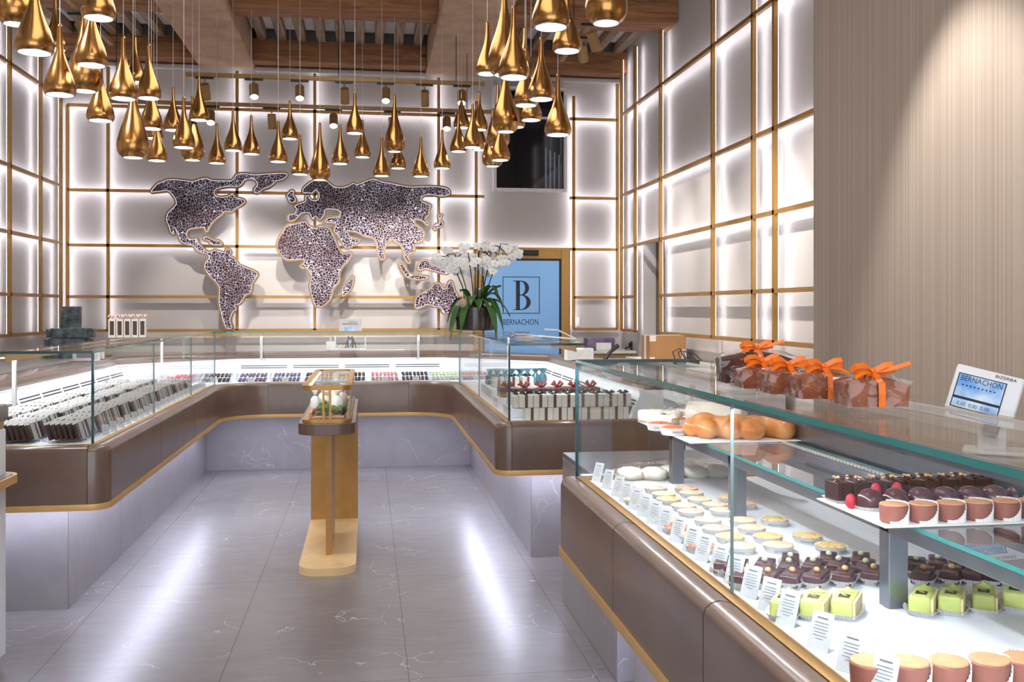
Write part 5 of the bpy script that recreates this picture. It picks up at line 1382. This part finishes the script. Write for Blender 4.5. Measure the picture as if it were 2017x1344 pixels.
# cellophane-wrapped loaf cakes with orange ribbons on the glass top
def loaf(ux_, sy_, h, mt, with_loop):
    r = root('wrapped_loaf_cake', (0, 0, 0), 0, 'x', 'cake')
    W_, D_ = ux_/2, sy_/2
    m = MB(); bm = bmesh.new(); bmesh.ops.create_cube(bm, size=1); bmesh.ops.subdivide_edges(bm, edges=bm.edges, cuts=6, use_grid_fill=True)
    for v in bm.verts:
        x, y, z = v.co; t = z+.5
        tp = 1-.0*(1-t)
        dome = .34*(1-(2*x)**2)*(1-.6*(2*y)**2) if t > .99 else (.34*(1-(2*x)**2)*(1-.6*(2*y)**2))*max(0, (t-.6)/.4)
        v.co = Vector((x*ux_*(.96+.04*t), y*sy_*(.95+.05*t), h*(t*.78+dome*.75)+.001))
    m.bm(bm); o = m.build('loaf_cake', mt, r, smooth=50)
    m = MB(); bm = bmesh.new(); bmesh.ops.create_cube(bm, size=1); bmesh.ops.subdivide_edges(bm, edges=bm.edges, cuts=5, use_grid_fill=True)
    for v in bm.verts:
        x, y, z = v.co; t = z+.5; j = lambda: random.uniform(-.0035, .0035)
        dome = (.34*(1-(2*x)**2)*(1-.6*(2*y)**2))*max(0, (t-.5)/.5)
        v.co = Vector((x*ux_*(1.05 if abs(x) < .45 else 1.1)+j(), y*sy_*1.08+j(), max(0, h*(t*.84+dome*.8)+(.004 if t > .01 else 0)+(j() if t > .05 else 0))))
    m.bm(bm); m.build('cellophane', 'cellophane', r, smooth=22)
    # ribbon: down the front, over the top, bow
    def band(pts, w_, mtn='ribbon_orange'):
        mm = MB(); vs = []; n = len(pts)
        for k, p in enumerate(pts):
            d = (Vector(pts[min(k+1, n-1)])-Vector(pts[max(0, k-1)])).normalized(); q = d.cross(Vector((.25, 1, .1))).normalized() if w_[1] else Vector((1, 0, 0))
            p = Vector(p); vs += [p-q*w_[0], p+q*w_[0]]
        nn = Vector((0, -.0012, .0006)); k2 = len(vs)
        f1 = [(2*i, 2*i+1, 2*i+3, 2*i+2) for i in range(n-1)]
        mm.add(vs+[v+nn for v in vs], f1+[tuple(k2+x for x in reversed(f)) for f in f1]); return mm
    top = h*(.84+.272)+.006
    xr = .0 
    fr = [(xr, -D_*1.1-.004, .0), (xr, -D_*1.12-.005, h*.45), (xr, -D_*1.08-.004, h*.84), (xr, -D_*.5, h*1.03+.006), (xr, 0, top+.002), (xr, D_*.6, h*1.03+.006), (xr, D_*1.12+.004, h*.8), (xr, D_*1.1+.004, 0)]
    band(fr, (.0075, 0)).build('ribbon', 'ribbon_orange', r)
    y0 = -D_*.25
    for (pts, w_) in [([(0, y0, top), (-.02, y0-.01, top+.014), (-.042, y0-.012, top+.012), (-.05, y0, top+.002), (-.03, y0+.004, top-.002), (0, y0, top)], .0075),
                      ([(0, y0, top), (.022, y0-.01, top+.014), (.04, y0-.012, top+.016), (.046, y0, top+.004), (.026, y0+.004, top-.001), (0, y0, top)], .0075),
                      ([(0, y0, top), (.03, y0-.02, top+.006), (.07, y0-.03, top+.02)] if with_loop else [(0, y0, top), (.03, y0-.02, top-.004), (.05, y0-.03, top-.014)], .0055),
                      ([(0, y0, top), (-.03, y0-.02, top-.002), (-.052, y0-.03, top-.012)], .0055)]:
        mm = MB(); vs = []
        for p in pts: p = Vector(p); vs += [p+Vector((0, -w_*.7, -w_*.7)), p+Vector((0, w_*.7, w_*.7))]
        k2 = len(vs); f1 = [(2*i, 2*i+1, 2*i+3, 2*i+2) for i in range(len(pts)-1)]; nn = Vector((.0, -.0006, .001))
        mm.add(vs+[v+nn for v in vs], f1+[tuple(k2+x for x in reversed(f)) for f in f1]); mm.build('bow', 'ribbon_orange', r, smooth=60)
    MB().blob((0, y0, top+.002), (.008, .007, .006), 2).build('bow_knot', 'ribbon_orange', r, smooth=60)
    return r
LC = [(1421, 1572, 757, .085, 'cake_dark', 'back-most, tallest and darkest'), (1458, 1556, 768, .058, 'cake_brown', 'second from the back'), (1512, 1606, 779, .06, 'cake_brown', 'third from the back'), (1572, 1690, 789, .062, 'cake_brown', 'fourth from the back'), (1668, 1795, 805, .062, 'cake_brown', 'nearest the camera')]
for k, (u0, u1, v, h, mt, ds) in enumerate(LC):
    a = atZ(u0, v, ZG); d = (a-Vector((0, 0, EYE))).dot(Vector((math.sin(AY), math.cos(AY), 0)))
    w_ = (u1-u0)*d/FPX
    lo = loaf(w_*.96, .1 if k else .11, h, mt, k in (0, 4))
    lo.location = (a.x+w_*.5+.015, a.y+.055, ZG+.0005); lo.rotation_euler = (0, 0, -.1)
    lo['label'] = 'cellophane-wrapped loaf cake with an orange bow on the near glass top, %s' % ds; lo['group'] = 'wrapped loaf cakes with orange ribbons'

# customer price display behind the near counter
p = atD(1938, 778, 2.95)
r = root('price_display', (p.x, p.y, p.z), -.62, 'tilted white customer scale display with a blue screen above the near counter', 'display screen')
T = Mx((0, 0, 0), 0, math.radians(-20), 0) @ Mx((0, 0, 0), 0, 0, math.radians(14))
m = MB(); m.rbox((-.095, 0, -.072), (.095, .045, .078), .008, 0, T, 3); m.build('casing', 'white_enamel', r, smooth=40)
MB().box((-.082, -.0015, -.058), (.052, .001, .05), 0, T).build('screen_border', 'plaque', r)
MB().box((-.079, -.0025, -.055), (.049, -.001, .047), 0, T).build('screen', 'lcd', r)
m = MB()
R90 = T @ Mx((-.015, -.003, .027), 0, PI/2, 0); add_text(m, 'BERNACHON', .024, R90, .8)
for k in range(9): m.box((-.065+k*.011, -.003, .012), (-.06+k*.011, -.0026, .016), 0, T)
R90 = T @ Mx((-.02, -.003, -.05), 0, PI/2, 0); add_text(m, '0,00  0,00  0,00', .018, R90, .8)
m.box((-.079, -.003, -.03), (.049, -.0026, -.022), 0, T); m.build('screen_writing', 'logo_ink', r)
m = MB(); R90 = T @ Mx((.045, -.0015, .06), 0, PI/2, 0); add_text(m, 'BIZERBA', .013, R90, 1.2); m.build('maker_name', 'black', r)
MB().rbox((.02, .04, -.1), (.06, .09, .0), .006, 0, T).build('hinge', 'dark_plastic', r, smooth=40)
zb_ = 1.112-p.z
m = MB(); m.rbox((-.02, .05, zb_), (.06, .09, -.05), .006); m.rbox((-.06, .0, zb_), (.12, .13, zb_+.012), .004); m.build('stand', 'white_plastic', r, smooth=40)
